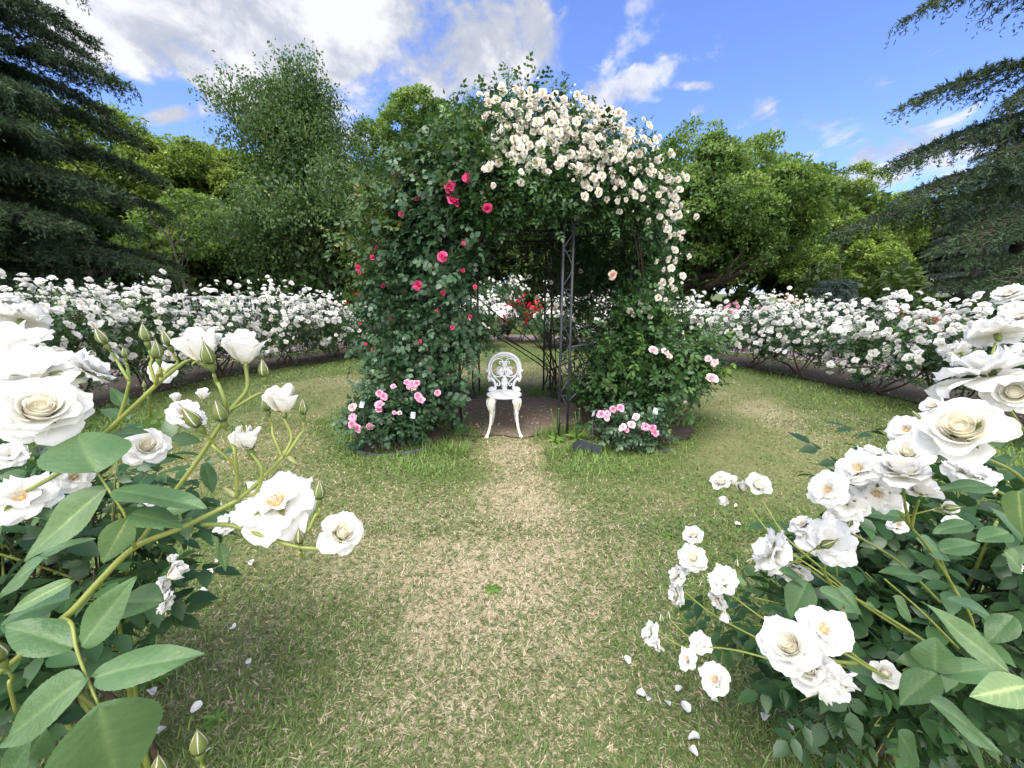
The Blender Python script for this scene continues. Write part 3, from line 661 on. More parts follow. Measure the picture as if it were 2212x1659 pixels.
# ------------------------------------------------------------------ shrubs at the foot of the arbour
def foot_shrubs():
    g=np.random.default_rng(35)
    def shrub(c,r,h,n,lab,mat,pts,d,lm,bs,T=T_COMPR,low=.03,seed=0,pal=None,ls=.12):
        root=rose_bush((*c,0),r,h,n,0,seed,lab,None,leafmat=lm,low=low,canes=5,tmpl=T,lsize=ls,cat='rose shrub',name='rose_shrub')
        for i,(x,y,s) in enumerate(pts):
            p=at(x,y,d); to=unit(np.array([0,0,1.5])-p); kd=('pompon','open','pompon')[i%3]; mt=mat if (pal is None or i not in pal) else pal[i]
            child('bloom',proto(('bloom',kd,i%3,mt,'m'),lambda: rose(kd,60+i%3,5,5),M[mt]),root,p,unit(to*.8+[0,0,.6]+g.normal(0,.3,3)),s*d/860*1.1,g.uniform(0,6))
        return root
    L=[(879,827,15),(890,829,15),(900,829,17),(896,840,18),(850,835,12),(820,850,17),(829,856,18),(820,874,20),(818,886,16),(902,856,18),(909,864,18),(945,849,15),(761,880,18),(762,902,17),(762,918,20),(773,925,19),(799,922,16),(863,893,12),(852,892,10),(885,835,14)]
    shrub((-1.26,3.84),(.42,.36),.62,1150,'low shrub with soft pink blooms beside the post under the pink climber','rose_pink',L,3.62,'leaf_pink',.08,seed=801,pal={3:'pale_pink',17:'pale_pink',12:'pale_pink'})
    Rr=[(1298,895,19),(1312,894,15),(1324,884,15),(1340,882,18),(1374,901,17),(1364,918,18),(1346,924,19),(1394,922,18),(1410,925,17),(1415,937,18),(1310,904,14),(1353,930,12)]
    shrub((1.16,3.8),(.36,.28),.40,620,'small low shrub with pink blooms and a dark edging sheet beside it','rose_pink',Rr,3.62,'leaf_pink',.08,seed=802,pal={5:'pale_pink',4:'pale_pink',10:'pale_pink',6:'pale_pink'},ls=.11)
    P=[(1410,758,22),(1436,760,17),(1446,770,13),(1537,819,26),(1544,784,17),(1530,775,15),(1480,870,8)]
    shrub((1.66,4.3),(.58,.5),1.2,1500,'tall leafy shrub with a few pale pink roses on the outer side of the arbour','pale_pink',P,3.9,'leaf_pale',.1,seed=803,low=.22,ls=.165,T=T_COMPM,pal={2:'peach'})
    shrub((.98,4.35),(.36,.3),1.05,620,'leafy flowerless shrub between the scrolled post and the pale pink shrub','pale_pink',[],3.9,'leaf_pale',.1,seed=804,low=.2,ls=.15,T=T_COMPM)
foot_shrubs()
def tags():
    for i,(x,y,d,tl,hh,lab) in enumerate(((782,874,3.58,.5,.36,'white plant label tilted among the leaves at the outer edge of the low pink shrub'),(892,897,3.58,-.1,.3,'white plant label in the leaves near the arbour post, low pink shrub'),(1282,893,3.5,.9,.45,'white plant label on a thin stake by the small low pink shrub'),(1416,888,3.7,1.0,.4,'white plant label hanging in shade beneath the pale pink shrub'))):
        p=at(x,y,d); root=empty('plant_label',(p[0],p[1],0)); tag(root,lab,'plant label','plant labels at the arbour')
        up=unit(np.array([.35*tl if i!=1 else .1,0.45,.9])); sd=unit(np.cross(up,[.3*tl,1.,0])); nn=np.cross(sd,up); rot=np.stack([sd,nn,up],1)
        if i==2: rot=rot@np.array([[.35,-.94,0],[.94,.35,0],[0,0,1]])
        mb=MB(); V,F=box(p,(.042,.003,.058),rot); mb.add(V,F); mb.build('plate',M['tag_white'],root,False)
        mb=MB(); mb.add(*tube([np.array([p[0],p[1]+.01,-.03]),p+[0,.006,-.03]],.0025,6)); mb.build('stake',M['iron'],root)
tags()
def edging():
    for (c,r,a0,a1,lab) in(((-1.2,3.98),(.52,.5),205,325,'dark plastic lawn edging round the bed of the low pink shrub'),((1.36,4.08),(.6,.5),200,290,'dark plastic lawn edging round the bed of the tall pale pink shrub'),((-.95,5.75),(.55,.4),60,330,'dark plastic lawn edging behind the scrolled panel at the back, pink climber side'),((1.05,5.75),(.55,.4),190,480,'dark plastic lawn edging behind the scrolled panel at the back, cream climber side')):
        t=np.radians(np.linspace(a0,a1,30)); z=.03+.008*np.sin(t*5); x=c[0]+r[0]*np.cos(t); y=c[1]+r[1]*np.sin(t)
        V=np.concatenate([np.stack([x,y,np.full(30,-.03)],1),np.stack([x,y,z],1),np.stack([c[0]+(r[0]-.012)*np.cos(t),c[1]+(r[1]-.012)*np.sin(t),z],1),np.stack([c[0]+(r[0]-.012)*np.cos(t),c[1]+(r[1]-.012)*np.sin(t),np.full(30,-.03)],1)])
        o=link('lawn_edging',mesh('lawn_edging',V,grid_faces(30,4)),M['plastic']); tag(o,lab,'lawn edging')
    # loose dark sheet by the right shrub
    p=at(1270,950,3.75); mb=MB(); u,v=np.meshgrid(np.linspace(0,1,8),np.linspace(0,1,6)); V=np.stack([p[0]-.14+.26*u,p[1]+.05*np.sin(u*4),.0+.11*v+.015*np.sin(u*6)],-1).reshape(-1,3)
    mb.add(V,grid_faces(8,6)); mb.add(V+[0,.004,0],grid_faces(8,6)); tag(mb.build('plastic_sheet',M['plastic']),'loose dark plastic sheet standing in the grass by the small low pink shrub','plastic sheet')
edging()
# ------------------------------------------------------------------ chair
def chair():
    o=np.array([-.085,4.16,0]); root=empty('garden_chair',o); tag(root,'ornate white cast metal garden chair facing the lawn under the arbour','chair')
    SZ=.43; k=1475.
    def b(xc,yc): # tracing of the back: photo crop -> plane of the back, leaning
        x=(xc-885)/k; h=(835-yc)/k; return np.array([o[0]+x, o[1]+.155+h*.16, SZ+h])
    def sm(pts,n=6): return smooth_path(np.array([b(*p) for p in pts]),n)
    # back
    hoop=MB(); P=[(640,590),(625,500),(632,420),(665,340),(725,278),(805,243),(888,232),(970,245),(1050,285),(1108,345),(1140,425),(1146,505),(1130,590)]
    hoop.add(*tube(sm(P),.017,8)); hoop.add(*tube(sm([(668,600),(652,500),(660,430),(692,360),(745,305),(815,275),(888,264),(962,277),(1030,310),(1080,365),(1112,435),(1118,505),(1100,600)])+[0,-.008,0],.006,6))
    for sx in(-1,1):
        m=lambda pts:[(885+sx*(x-885),y) for x,y in pts]
        hoop.add(*tube(sm(m([(1130,560),(1150,610),(1135,655),(1100,640),(1110,610)])),[.018,.014,.008],8))
        hoop.add(*tube(sm(m([(1128,690),(1135,655),(1095,650),(1055,690),(1035,750),(1040,840)])),[.013,.018,.017,.016],8))
        V,F=lathe([(0,-.02),(.016,-.01),(.016,.01),(0,.02)],8,b(*m([(1172,515)])[0])); hoop.add(V,F)
    hoop.build('back_frame',M['white_paint'],root)
    sp=MB()
    for sx in(-1,1):
        m=lambda pts:[(885+sx*(x-885),y) for x,y in pts]
        sp.add(*tube(sm(m([(900,400),(925,335),(985,318),(1050,345),(1095,420),(1100,510),(1060,590),(985,612),(925,590),(905,540),(925,480),(970,455),(1005,475),(1000,515)])),[.006,.008,.008,.008,.007,.006],6))
        sp.add(*tube(sm(m([(1075,600),(1010,650),(965,700),(960,745),(990,755),(1005,725),(985,715)])),[.008,.008,.006],6))
        sp.add(*tube(sm(m([(888,290),(915,262),(945,278),(925,300),(905,290)])),.006,6))
        sp.add(*tube(sm(m([(885,400),(925,375),(955,365),(968,390),(945,405)])),.007,6))
        # ivy leaf in the curl
        c=b(*m([(962,545)])[0]); a=np.linspace(0,2*np.pi,19)[:-1]; rr=.036*(1+.28*np.cos(3*a+.5))
        rim=c+np.stack([sx*rr*np.cos(a),np.full(18,-.006)+.0*a,rr*np.sin(a)*1.15],1)
        V=np.vstack([rim,rim+[0,.012,0],c+[0,-.016,0],c+[0,.012,0]]); i=np.arange(18); j=(i+1)%18
        sp.add(V,[np.stack([i,j,j+18,i+18],1),np.stack([np.full(18,36),j,i],1),np.stack([np.full(18,37),i+18,j+18],1)])
    # splat: stacked leafy swellings of grapes
    for (y0,y1,w0,w1) in((365,420,.03,.022),(410,470,.032,.02),(460,520,.02,.016),(590,640,.022,.03),(640,690,.036,.03),(685,740,.042,.034),(735,785,.034,.03),(780,845,.029,.032)):
        c=(b(885,y0)+b(885,y1))/2; h=(y1-y0)/k/2; n=12
        a=np.linspace(0,2*np.pi,n,endpoint=False); prof=[(0,-1),(.75,-.9),(1,-.2),(.85,.55),(.6,1),(0,1.02)]
        V=[]; 
        for pr,pz in prof: V.append(np.stack([c[0]+w0*pr*np.cos(a)*(1+.12*np.cos(6*a)),c[1]+.011*pr*np.sin(a),np.full(n,c[2]-h*pz*1.15)+.0*a],1))
        sp.add(np.concatenate(V),grid_faces(n,len(prof),close=True))
    for (x,y,r_) in [(885+dx*20,y,.0125) for y in(700,722,744) for dx in(-1.5,-.5,.5,1.5)]+[(885+dx*22,y,.011) for y in(385,405,430) for dx in(-1,0,1)]:
        V,F=lathe([(0,-r_),(r_*.8,-r_*.6),(r_,0),(r_*.8,r_*.6),(0,r_)],7,b(x,y)+[0,-.01,0]); sp.add(V,F)
    sp.build('splat',M['white_paint'],root)
    # seat: round plate, raised rim, pierced pattern as raised petals
    st=MB(); r=.19; V,F=lathe([(0,.0),(.155,.0),(.165,.006),(.178,.008),(.188,.004),(.19,-.006),(.182,-.016),(.165,-.02),(0,-.02)],40,(o[0],o[1],SZ)); st.add(V,F)
    for i in range(8):
        a=i*np.pi/4; d=np.array([math.cos(a),math.sin(a),0]); t=np.array([-d[1],d[0],0]); c=np.array([o[0],o[1],SZ+.002])
        for s in(-1,1): st.add(*tube(smooth_path([c+d*.03,c+d*.07+t*.02*s,c+d*.115+t*.03*s,c+d*.14+t*.012*s,c+d*.125],3),.0045,5))
    st.build('seat',M['white_paint'],root)
    # shells where the back meets the seat
    for sx in(-1,1):
        mb=MB(); c=np.array([o[0]+sx*.135,o[1]+.12,SZ+.0])
        for a in np.linspace(-60,70,6): 
            d=np.array([sx*math.sin(R(a))*.9,.1,math.cos(R(a))]); mb.add(*tube([c,c+d*.03,c+d*.055],[.012,.014,.007],6))
        mb.build('shell_bracket',M['white_paint'],root)
    # cabriole legs with leafy knees and paw feet
    for sx,sy in((-1,-1),(1,-1),(-1,1),(1,1)):
        kx=.12 if sy<0 else .105; c=o+[sx*kx,sy*kx*.95,0]; outw=unit(np.array([sx*.62,sy*.8,0])) if sy<0 else unit(np.array([sx*.5,sy*.9,0]))
        P=[c+[0,0,SZ-.015],c+outw*.022+[0,0,.37],c+outw*.026+[0,0,.3],c+outw*.028+[0,0,.2],c+outw*.05+[0,0,.1],c+outw*.085+[0,0,.035],c+outw*.10+[0,0,.02]]
        mb=MB(); mb.add(*tube(smooth_path(P,5),[.03,.033,.021,.016,.0135,.014,.017],10))
        f=c+outw*.10; V,F=lathe([(0,0),(.017,.0),(.022,.008),(.02,.022),(.012,.032),(0,.034)],10,f); mb.add(V,F)
        for q in(-1,0,1):
            e=f+outw*.018+np.cross(outw,[0,0,1])*.011*q; V,F=lathe([(0,0),(.008,.002),(.008,.01),(0,.015)],7,e); mb.add(V,F)
        leg=mb.build('leg',M['aged_paint'],root)
        kb=MB(); a=np.linspace(0,1,9); cc=c+outw*.03
        sd=np.cross(outw,[0,0,1])
        prof=np.array([(-.045,.41),(-.05,.38),(-.036,.35),(-.03,.32),(-.012,.285),(0,.262),(.012,.285),(.03,.32),(.036,.35),(.05,.38),(.045,.41)])
        fr=np.array([cc+sd*x+np.array([0,0,z])+outw*.012 for x,z in prof]); bk=fr-outw*.03; m=(fr.mean(0)+outw*.014)[None]; n=len(fr); i=np.arange(n); j=(i+1)%n
        kb.add(np.vstack([fr,bk,m]),[np.stack([i,j,j+n,i+n],1),np.stack([np.full(n,2*n),j,i],1)])
        for x in(-.025,0,.025): kb.add(*tube(smooth_path([cc+sd*x*1.3+outw*.02+[0,0,.40],cc+sd*x+outw*.03+[0,0,.35],cc+sd*x*.3+outw*.018+[0,0,.285]],3),[.006,.004],5))
        V,F=lathe([(0,-.008),(.008,0),(0,.008)],6,cc-sd*sx*.028*(-1)+[0,0,.27]+outw*.01); kb.add(V,F)
        o2=kb.me('knee',np.array(root.location)); o2.materials.append(M['aged_paint']); q=bpy.data.objects.new('knee',o2); COL.objects.link(q); q.parent=leg
chair()
# ------------------------------------------------------------------ the two rose bushes beside the viewer
CAMP=np.array([0,0,CAMH])
def axis(p,a):
    to=unit(CAMP-p); r=unit(np.cross(-to,[0,0,1.])); return unit(a[0]*r+a[1]*np.array([0,0,1.])+a[2]*to)
def stem(root,pts,r,mat='cane_green',name='stem'):
    return cane(root,[at(*p) for p in pts],r,mat,name,8)
def body(root,c,rad,n,seed,canes=9,tmpl=None,lsize=.16,ground=None,rnd0=.42):
    g=np.random.default_rng(seed); c=np.asarray(c,float); rad=np.asarray(rad,float); ns=n//9; q=rand_dir(ns,g); E=c+q*rad*(g.uniform(.25,1,(ns,1))**.45)
    b=np.array(root.location); K=np.repeat(np.arange(ns),9); s=g.uniform(.45,1,len(K)); inner=b+np.array([0,0,.25])+(E-b)*.3
    P=inner[K]+(E[K]-inner[K])*s[:,None]+g.normal(0,.05,(len(K),3)); dist=np.linalg.norm(P-CAMP,axis=1); P=P[dist>.62]
    mb=MB(); leaves(mb,tmpl or T_COMPM,P,lsize,P-(c-[0,0,.3]),up=1.1,spread=.55,droop=.05,g=g,rnd=np.clip(g.normal(rnd0,.17,len(P)),0,1)); mb.build('foliage',M['leaf_fg'],root)
    far=np.where(np.linalg.norm(E-CAMP,axis=1)>.66)[0]
    for i in range(canes):
        e=E[g.integers(ns)]; s=b+g.normal(0,.05,3)*[1,1,0]; m=s*.45+e*.55+[0,0,.1]; mb=MB(); mb.add(*tube(smooth_path([s-[0,0,.05],s*.75+m*.25+[0,0,.1],m,e],5),[.011,.007,.003],7))
        for _ in range(4):
            e2=E[g.integers(ns)]
            if np.linalg.norm(e2-m)<.6: mb.add(*tube(smooth_path([m,(m+e2)/2+[0,0,.04],e2],4),[.004,.002],5))
        for j in far[i::canes]:
            i0=b+np.array([0,0,.25])+(E[j]-b)*.3; mb.add(*tube(smooth_path([i0,(i0+E[j])/2+[0,0,.03],E[j]],3),[.0032,.0014],5))
        mb.build('cane',M['cane_brown' if i%2 else 'cane_green'],root)
M['leaf_fg']=leafy('bush leaf close', [(0,(.014,.04,.015)),(.45,(.036,.084,.031)),(.8,(.07,.14,.048)),(1,(.16,.25,.07))], .36, .2)
def left_bush():
    root=empty('rose_bush',(-1.2,.95,0)); tag(root,'white rose bush close up with pointed green buds and big glossy leaves','rose bush')
    body(root,(-1.42,1.0,.80),(.50,.40,.36),600,61); g=np.random.default_rng(62)
    for i,(k,x,y,s,d,a) in enumerate([('full',85,893,172,.39,(.1,.5,.85)),('ragged',78,818,215,.45,(-.1,.85,.4)),('open',182,802,120,.46,(.65,.6,.1)),('cup',30,765,165,.50,(-.2,.9,.1)),('ragged',45,690,115,.62,(.25,.8,-.5)),('open',-5,655,90,.7,(.1,.8,.2)),
        ('half',445,782,122,.42,(-.05,1,.1)),('half',531,784,116,.43,(.05,1,.1)),('half',614,890,98,.43,(-.05,1,.12)),('ragged',602,1092,185,.42,(-.2,.75,.5)),('ragged',492,1130,62,.46,(-.5,.6,.3)),('spiral',735,1155,108,.40,(.45,.35,.8)),
        ('full',315,966,94,.6,(.15,.3,.9)),('open',395,895,80,.8,(.1,.5,.7)),('open',350,806,64,.75,(.1,.4,.9)),('half',440,862,40,.85,(.1,1,.2)),('half',383,868,34,.85,(-.1,1,.2)),('ragged',420,905,56,.82,(.4,.5,.5)),
        ('ragged',48,1078,135,.5,(-.1,.5,.7)),('open',160,1030,88,.56,(0,-.1,.9)),('half',366,1248,60,.75,(.7,.4,.3)),('ragged',350,1264,46,.76,(.6,-.2,.4)),('ragged',355,1300,58,.74,(.6,-.5,.4)),('open',330,1078,46,.7,(.1,.2,.8)),('peachy',-6,905,60,.46,(.3,.3,.8)),('ragged',20,985,70,.55,(0,.4,.8)),('half',372,1215,30,.76,(.3,.9,.2))]):
        p=at(x,y,d); mt='white'
        if k=='peachy': k,mt='full','cream'
        near_bloom(root,k,p,axis(p,a),s*d/860,i,g.uniform(0,6.28),mat=mt,hi=s>50)
    buds=[(228,742,42,.41,(-.3,1,0)),(317,736,42,.41,(-.05,1,0)),(342,772,44,.40,(.02,1,.15)),(366,746,40,.42,(-.2,1,0)),(271,772,26,.42,(0,1,0)),(454,784,54,.40,(-.12,1,.25)),(571,812,42,.43,(.0,1,.1)),(578,886,38,.43,(-.12,1,0)),(655,894,38,.43,(.08,1,0)),(428,920,56,.39,(-.45,1,.05)),(481,908,54,.39,(-.15,1,.1)),(690,1076,46,.41,(.1,1,0)),(648,1172,40,.40,(.02,1,.1)),(432,1622,66,.36,(.05,1,.1)),(345,1672,62,.36,(.1,1,.2)),(2,1424,66,.38,(-.1,1,.1)),(312,838,18,.5,(.1,1,0))]
    B=[]
    for i,(x,y,s,d,a) in enumerate(buds):
        p=at(x,y,d); ax=axis(p,a); B.append((p,ax,s*d/860)); near_bud(root,p,ax,s*d/860*1.02,i,.13 if i%3 else .2,.0,g.uniform(0,6))
    p=at(540,968,.40); near_bloom(root,'half',p,axis(p,(-.15,1,.1)),84*.4/860,3,1.,calyx=False); near_bud(root,p-[0,0,.0],axis(p,(-.05,1,.1)),56*.4/860,1,.3,.32)
    def bstem(i,*pts,r=(.0022,.0028)):
        p,ax,s=B[i]; cane(root,[p-ax*s*.5,p-ax*s*1.0]+[at(*q) for q in pts],r,'cane_green','stem',7)
    bstem(0,(262,795,.41),(280,823,.41)); bstem(4,(276,800,.42),(280,823,.41)); bstem(1,(325,790,.41),(337,832,.41)); bstem(2,(342,805,.40),(337,832,.41)); bstem(3,(362,800,.42),(337,832,.41))
    bstem(5,(472,830,.40),(487,868,.4),(491,892,.41),r=(.0028,.0034)); bstem(6,(560,850,.43),(500,885,.42)); bstem(7,(590,940,.43),(608,985,.42)); bstem(8,(648,940,.43),(618,985,.42)); bstem(9,(462,965,.39),(507,1003,.4),(510,1010,.4)); bstem(10,(507,975,.39),(512,1030,.4),(510,1075,.41))
    bstem(11,(684,1110,.41),(665,1150,.405)); bstem(12,(648,1192,.40),(645,1200,.40)); bstem(13,(440,1659,.36),(450,1720,.36)); bstem(14,(350,1720,.36)); bstem(15,(20,1475,.38),(35,1540,.4)); bstem(16,(320,860,.5),(326,900,.52))
    stem(root,[(612,985,.42),(560,1040,.42),(520,1075,.415),(480,1098,.41),(387,1142,.40),(291,1182,.395),(215,1255,.39),(162,1314,.385),(120,1350,.40),(40,1420,.5),(-60,1500,.75)],[.0030,.0040,.0048,.006],name='cane')
    stem(root,[(531,790,.43),(533,840,.43),(493,892,.42),(430,990,.42),(353,1095,.42),(310,1160,.41),(288,1184,.4)],[.0032,.0034,.0036],name='cane')
    stem(root,[(445,790,.42),(410,778,.42),(375,800,.415),(337,832,.41),(300,868,.41),(255,910,.42),(228,935,.43),(130,1020,.47),(0,1105,.55),(-120,1250,.8)],[.0026,.0032,.0038,.0045],name='cane')
    stem(root,[(280,823,.41),(270,865,.415),(256,908,.42)],[.0024,.003]); stem(root,[(614,905,.43),(630,945,.43),(612,985,.42)],[.0026,.003]); stem(root,[(540,975,.40),(566,1015,.40),(556,1060,.41),(533,1072,.415)],[.0026,.003])
    stem(root,[(437,1133,.405),(500,1135,.40),(560,1155,.40),(628,1178,.40),(700,1185,.40),(738,1172,.40)],[.0036,.003,.0026],name='cane'); stem(root,[(602,1110,.42),(590,1080,.42),(560,1045,.42)],[.003,.003])
    # the big compound leaves
    def lf(b,t,w,d,n=(0,.35,1),tone=.5,i=[0],**k):
        i[0]+=1; d2=k.pop('d2',d); pb,pt=at(b[0],b[1],d),at(t[0],t[1],d2); return big_leaf(root,pb,pt,w*d/860,axis(pb,n),i[0],tone=tone,**k)
    stem(root,[(209,1018,.37),(235,1058,.37),(268,1108,.375),(280,1145,.38),(291,1182,.39)],[.0016,.0022,.003],name='leaf_stalk')
    stem(root,[(137,1335,.385),(156,1350,.37),(165,1400,.36),(187,1462,.355),(213,1522,.35)],[.003,.0022,.0016],name='leaf_stalk')
    lf((209,1020),(162,926),150,.36,(0,1,.5),.5,d2=.39,bend=.2); lf((232,1055),(28,1216),92,.37,(-.3,.6,.7),.62); lf((242,1060),(446,1086),78,.37,(.2,.9,.35),.34); lf((278,1117),(218,1222),60,.37,(.2,.4,.9),.6); lf((281,1107),(398,1136),60,.375,(.2,.9,.5),.42)
    lf((176,1397),(284,1249),78,.36,(-.2,.4,.9),.55); lf((160,1398),(3,1346),80,.36,(-.1,.8,.6),.42); lf((200,1463),(436,1407),84,.35,(.1,.5,.85),.5); lf((185,1464),(-25,1615),112,.35,(-.3,.7,.7),.5); lf((213,1522),(262,1712),190,.34,(0,.45,.9),.48,d2=.36)
    lf((262,1300),(352,1296),86,.42,(.1,.8,.6),.25); lf((98,1207),(-15,1292),62,.42,(-.2,.8,.5),.4); lf((85,1198),(202,1158),40,.43,(0,1,.3),.36); lf((156,1253),(-5,1330),36,.38,(-.2,.5,.7),.72); lf((150,1290),(-10,1345),110,.46,(0,.9,.5),.2)
    lf((475,1172),(490,1234),26,.41,(.5,.2,.8),.55); lf((40,1080),(130,1128),34,.5,(0,.9,.4),.3); lf((0,1100),(-60,1190),90,.5,(0,.8,.6),.3); lf((60,1640),(95,1570),80,.45,(.4,.7,.5),.15); lf((10,1700),(60,1600),90,.42,(.2,.8,.5),.12)
    lf((282,905),(215,880),36,.43,(0,.9,.4),.35); lf((440,1000),(463,1065),40,.5,(.6,.3,.6),.3); lf((235,940),(320,930),40,.5,(0,.9,.5),.35); lf((270,880),(240,835),30,.43,(.3,.6,.7),.4)
    lf((472,1172),(456,1155),10,.41,(0,.5,.8),.5); lf((550,1060),(572,1098),14,.41,(0,.4,.9),.75,mat='sepal'); lf((513,1075),(480,1050),10,.41,(0,.4,.9),.8,mat='sepal'); lf((620,985),(645,1004),8,.42,(0,.4,.9),.85,mat='sepal')
left_bush()
def right_bush():
    root=empty('rose_bush',(1.3,1.0,0)); tag(root,'white rose bush close up with many open white blooms leaning over the lawn','rose bush')
    body(root,(1.38,.95,.76),(.44,.45,.44),640,71,canes=7); body(root,(1.05,1.0,.48),(.42,.34,.32),380,72,canes=5,lsize=.15); g=np.random.default_rng(73)
    L=[('spiral',2082,936,172,.39,(-.25,.45,.85)),('ragged',2140,815,215,.40,(-.35,.85,-.1)),('cup',2195,850,110,.385,(-.1,.1,.9)),('ragged',2154,722,120,.5,(-.3,.8,-.5)),('open',2075,762,75,.6,(-.5,.5,-.3)),
       ('open',1958,930,80,.62,(-.2,.3,.9)),('full',1962,980,84,.6,(-.1,.35,.9)),('open',1854,1014,104,.55,(-.25,.45,.85)),('open',1790,1060,98,.55,(-.35,.2,.9)),('ragged',1884,985,70,.57,(.1,1,.1)),('full',1949,1026,112,.52,(-.1,1,.15)),('cup',1985,1064,80,.54,(.1,.7,.2)),('ragged',1895,1062,100,.56,(0,-.3,.6)),('ragged',1830,1090,90,.57,(-.1,-.2,.7)),('ragged',2092,1028,110,.48,(.2,.9,.2)),
       ('open',2015,878,56,.75,(-.2,.6,.6)),('ragged',1990,905,40,.75,(-.4,.3,.4)),
       ('cup',1560,1042,50,1.0,(-.4,.5,.6)),('half',1580,1046,34,1.0,(.2,.9,.2)),('cup',1636,1050,58,.98,(.3,.6,.6)),('half',1605,1060,36,1.0,(-.2,.7,.3)),('half',1566,1072,34,1.0,(-.1,-.5,.5)),
       ('open',1497,1158,58,1.05,(-.2,.8,.4)),('full',1496,1206,64,1.03,(-.1,.35,.9)),('ragged',1466,1244,58,1.05,(-.8,.3,.3)),('ragged',1464,1284,58,1.05,(-.6,-.2,.5)),('ragged',1562,1254,74,.95,(-.3,.3,.8)),('ragged',1553,1296,56,.97,(-.3,-.4,.5)),('half',1565,1320,36,.97,(.1,-.8,.4)),
       ('ragged',1672,1196,120,.68,(-.75,.2,.25)),('cup',1716,1228,70,.7,(.1,-.4,.5)),('ragged',1795,1172,118,.62,(.2,.2,.85)),('open',1735,1138,66,.65,(-.5,.8,.3)),('ragged',1818,1128,74,.66,(.3,.8,.3)),('ragged',1760,1165,90,.64,(-.2,.6,.6)),
       ('open',1778,1362,128,.48,(.05,.5,.85)),('full',1708,1398,128,.47,(-.35,.25,.85)),('ragged',1786,1470,122,.48,(.3,-.5,.6)),('cup',1750,1440,110,.49,(-.1,-.1,.8)),('cup',1910,1456,58,.55,(.1,.2,.6)),
       ('ragged',1406,1370,56,1.02,(-.7,.2,.4)),('ragged',1512,1390,56,.95,(-.1,.6,.4)),('ragged',1486,1424,54,.93,(-.5,.2,.5)),('open',1546,1470,84,.84,(-.4,.3,.8)),('ragged',1420,1390,40,1.0,(-.3,-.4,.4)),
       ('open',1925,1090,70,.75,(.1,.2,.6)),('open',1940,1135,50,.8,(-.1,.3,.7)),('half',2180,1215,36,.7,(.6,-.2,.4)),('half',2035,1100,46,.7,(.4,.3,.3)),('open',2180,640,70,.9,(-.3,.6,.4)),('open',2205,690,90,.8,(-.3,.7,.4)),('open',1725,1262,50,.75,(.2,-.6,.5)),('full',2060,1130,40,.8,(0,.5,.6))]
    for i,(k,x,y,s,d,a) in enumerate(L):
        p=at(x,y,d); near_bloom(root,k,p,axis(p,a),s*d/860,i,g.uniform(0,6.28),hi=s>60)
    for i,(x,y,s,d,a) in enumerate([(1592,1224,22,1.,(-.1,1,0)),(1614,1216,22,1.,(.3,.6,.2)),(1446,1336,22,1.02,(-.2,1,0)),(1428,1342,24,1.02,(-.1,1,.1)),(1816,1342,40,.5,(0,1,.2)),(1829,1136,34,.62,(.1,1,.1)),(1775,1180,36,.6,(.7,.8,.1)),(1598,1058,20,1.,(-.1,1,0)),(1512,1176,14,1.04,(.3,1,0)),(1460,1296,16,1.04,(-.3,.6,.4)),(1985,905,24,.72,(-.5,.6,.1)),(2040,1098,30,.6,(.7,.4,0)),(1690,1352,22,.55,(-.4,.9,.2)),(2065,880,16,.7,(-.6,.6,0)),(1972,950,16,.6,(.5,.8,0))]):
        p=at(x,y,d); ax=axis(p,a); near_bud(root,p,ax,s*d/860,i,.3 if i<4 else .15,.1,1.); cane(root,[p-ax*s*d/860*.5,p-ax*s*d/860*2+[0,0,-.01],p-ax*s*d/860*3.2+np.array([.012,0,-.02])],[.0018,.002],'cane_green','stem',6)
    # canes that carry the trusses
    for P in ([(1605,1075,1.0),(1680,1170,.95),(1790,1250,.9),(1900,1330,.95),(2050,1420,1.05)],[(1640,1070,.98),(1690,1150,.93),(1730,1190,.9),(1850,1290,.95)],[(1500,1225,1.03),(1560,1270,1.),(1640,1330,.98),(1750,1400,1.),(1900,1480,1.05)],[(1470,1270,1.05),(1530,1320,1.02),(1600,1360,1.),(1720,1420,1.)],[(1415,1355,1.02),(1470,1395,.97),(1560,1400,.93),(1650,1420,.9),(1800,1470,.95)],[(1440,1330,1.02),(1480,1370,1.0),(1520,1390,.98)],
              [(1680,1200,.68),(1740,1225,.66),(1790,1260,.65),(1870,1305,.64),(1960,1360,.66),(2080,1440,.8)],[(1800,1185,.63),(1780,1230,.64),(1795,1262,.65)],[(1820,1140,.66),(1890,1180,.68),(1950,1220,.72),(2030,1300,.8)],[(1880,1050,.56),(1930,1090,.58),(1960,1130,.6),(2010,1190,.65),(2080,1300,.75)],[(1950,1045,.53),(1955,1090,.57),(1965,1135,.6)],[(1985,1080,.55),(1975,1110,.58),(1968,1140,.6)],
              [(1780,1390,.49),(1840,1420,.5),(1880,1445,.52),(1990,1500,.6)],[(1710,1410,.48),(1780,1425,.5),(1860,1435,.52)],[(1910,1458,.55),(1850,1420,.54),(1820,1390,.52)],[(2082,960,.40),(2130,990,.43),(2190,1020,.48),(2260,1080,.6)],[(2140,835,.41),(2190,900,.45),(2240,980,.55)],[(2150,740,.5),(2145,790,.5),(2190,880,.55)],[(2100,1050,.5),(2150,1060,.52),(2210,1090,.6)],[(2020,1180,.7),(2060,1270,.72),(2100,1340,.75),(2120,1460,.85)],[(1910,1250,.8),(1990,1320,.8),(2070,1400,.85)]):
        stem(root,P,[.0022,.003,.004],name='cane')
    def lf(b,t,w,d,n=(0,.35,1),tone=.5,i=[50],**k):
        i[0]+=1; d2=k.pop('d2',d); pb,pt=at(b[0],b[1],d),at(t[0],t[1],d2); return big_leaf(root,pb,pt,w*d/860,axis(pb,n),i[0],tone=tone,**k)
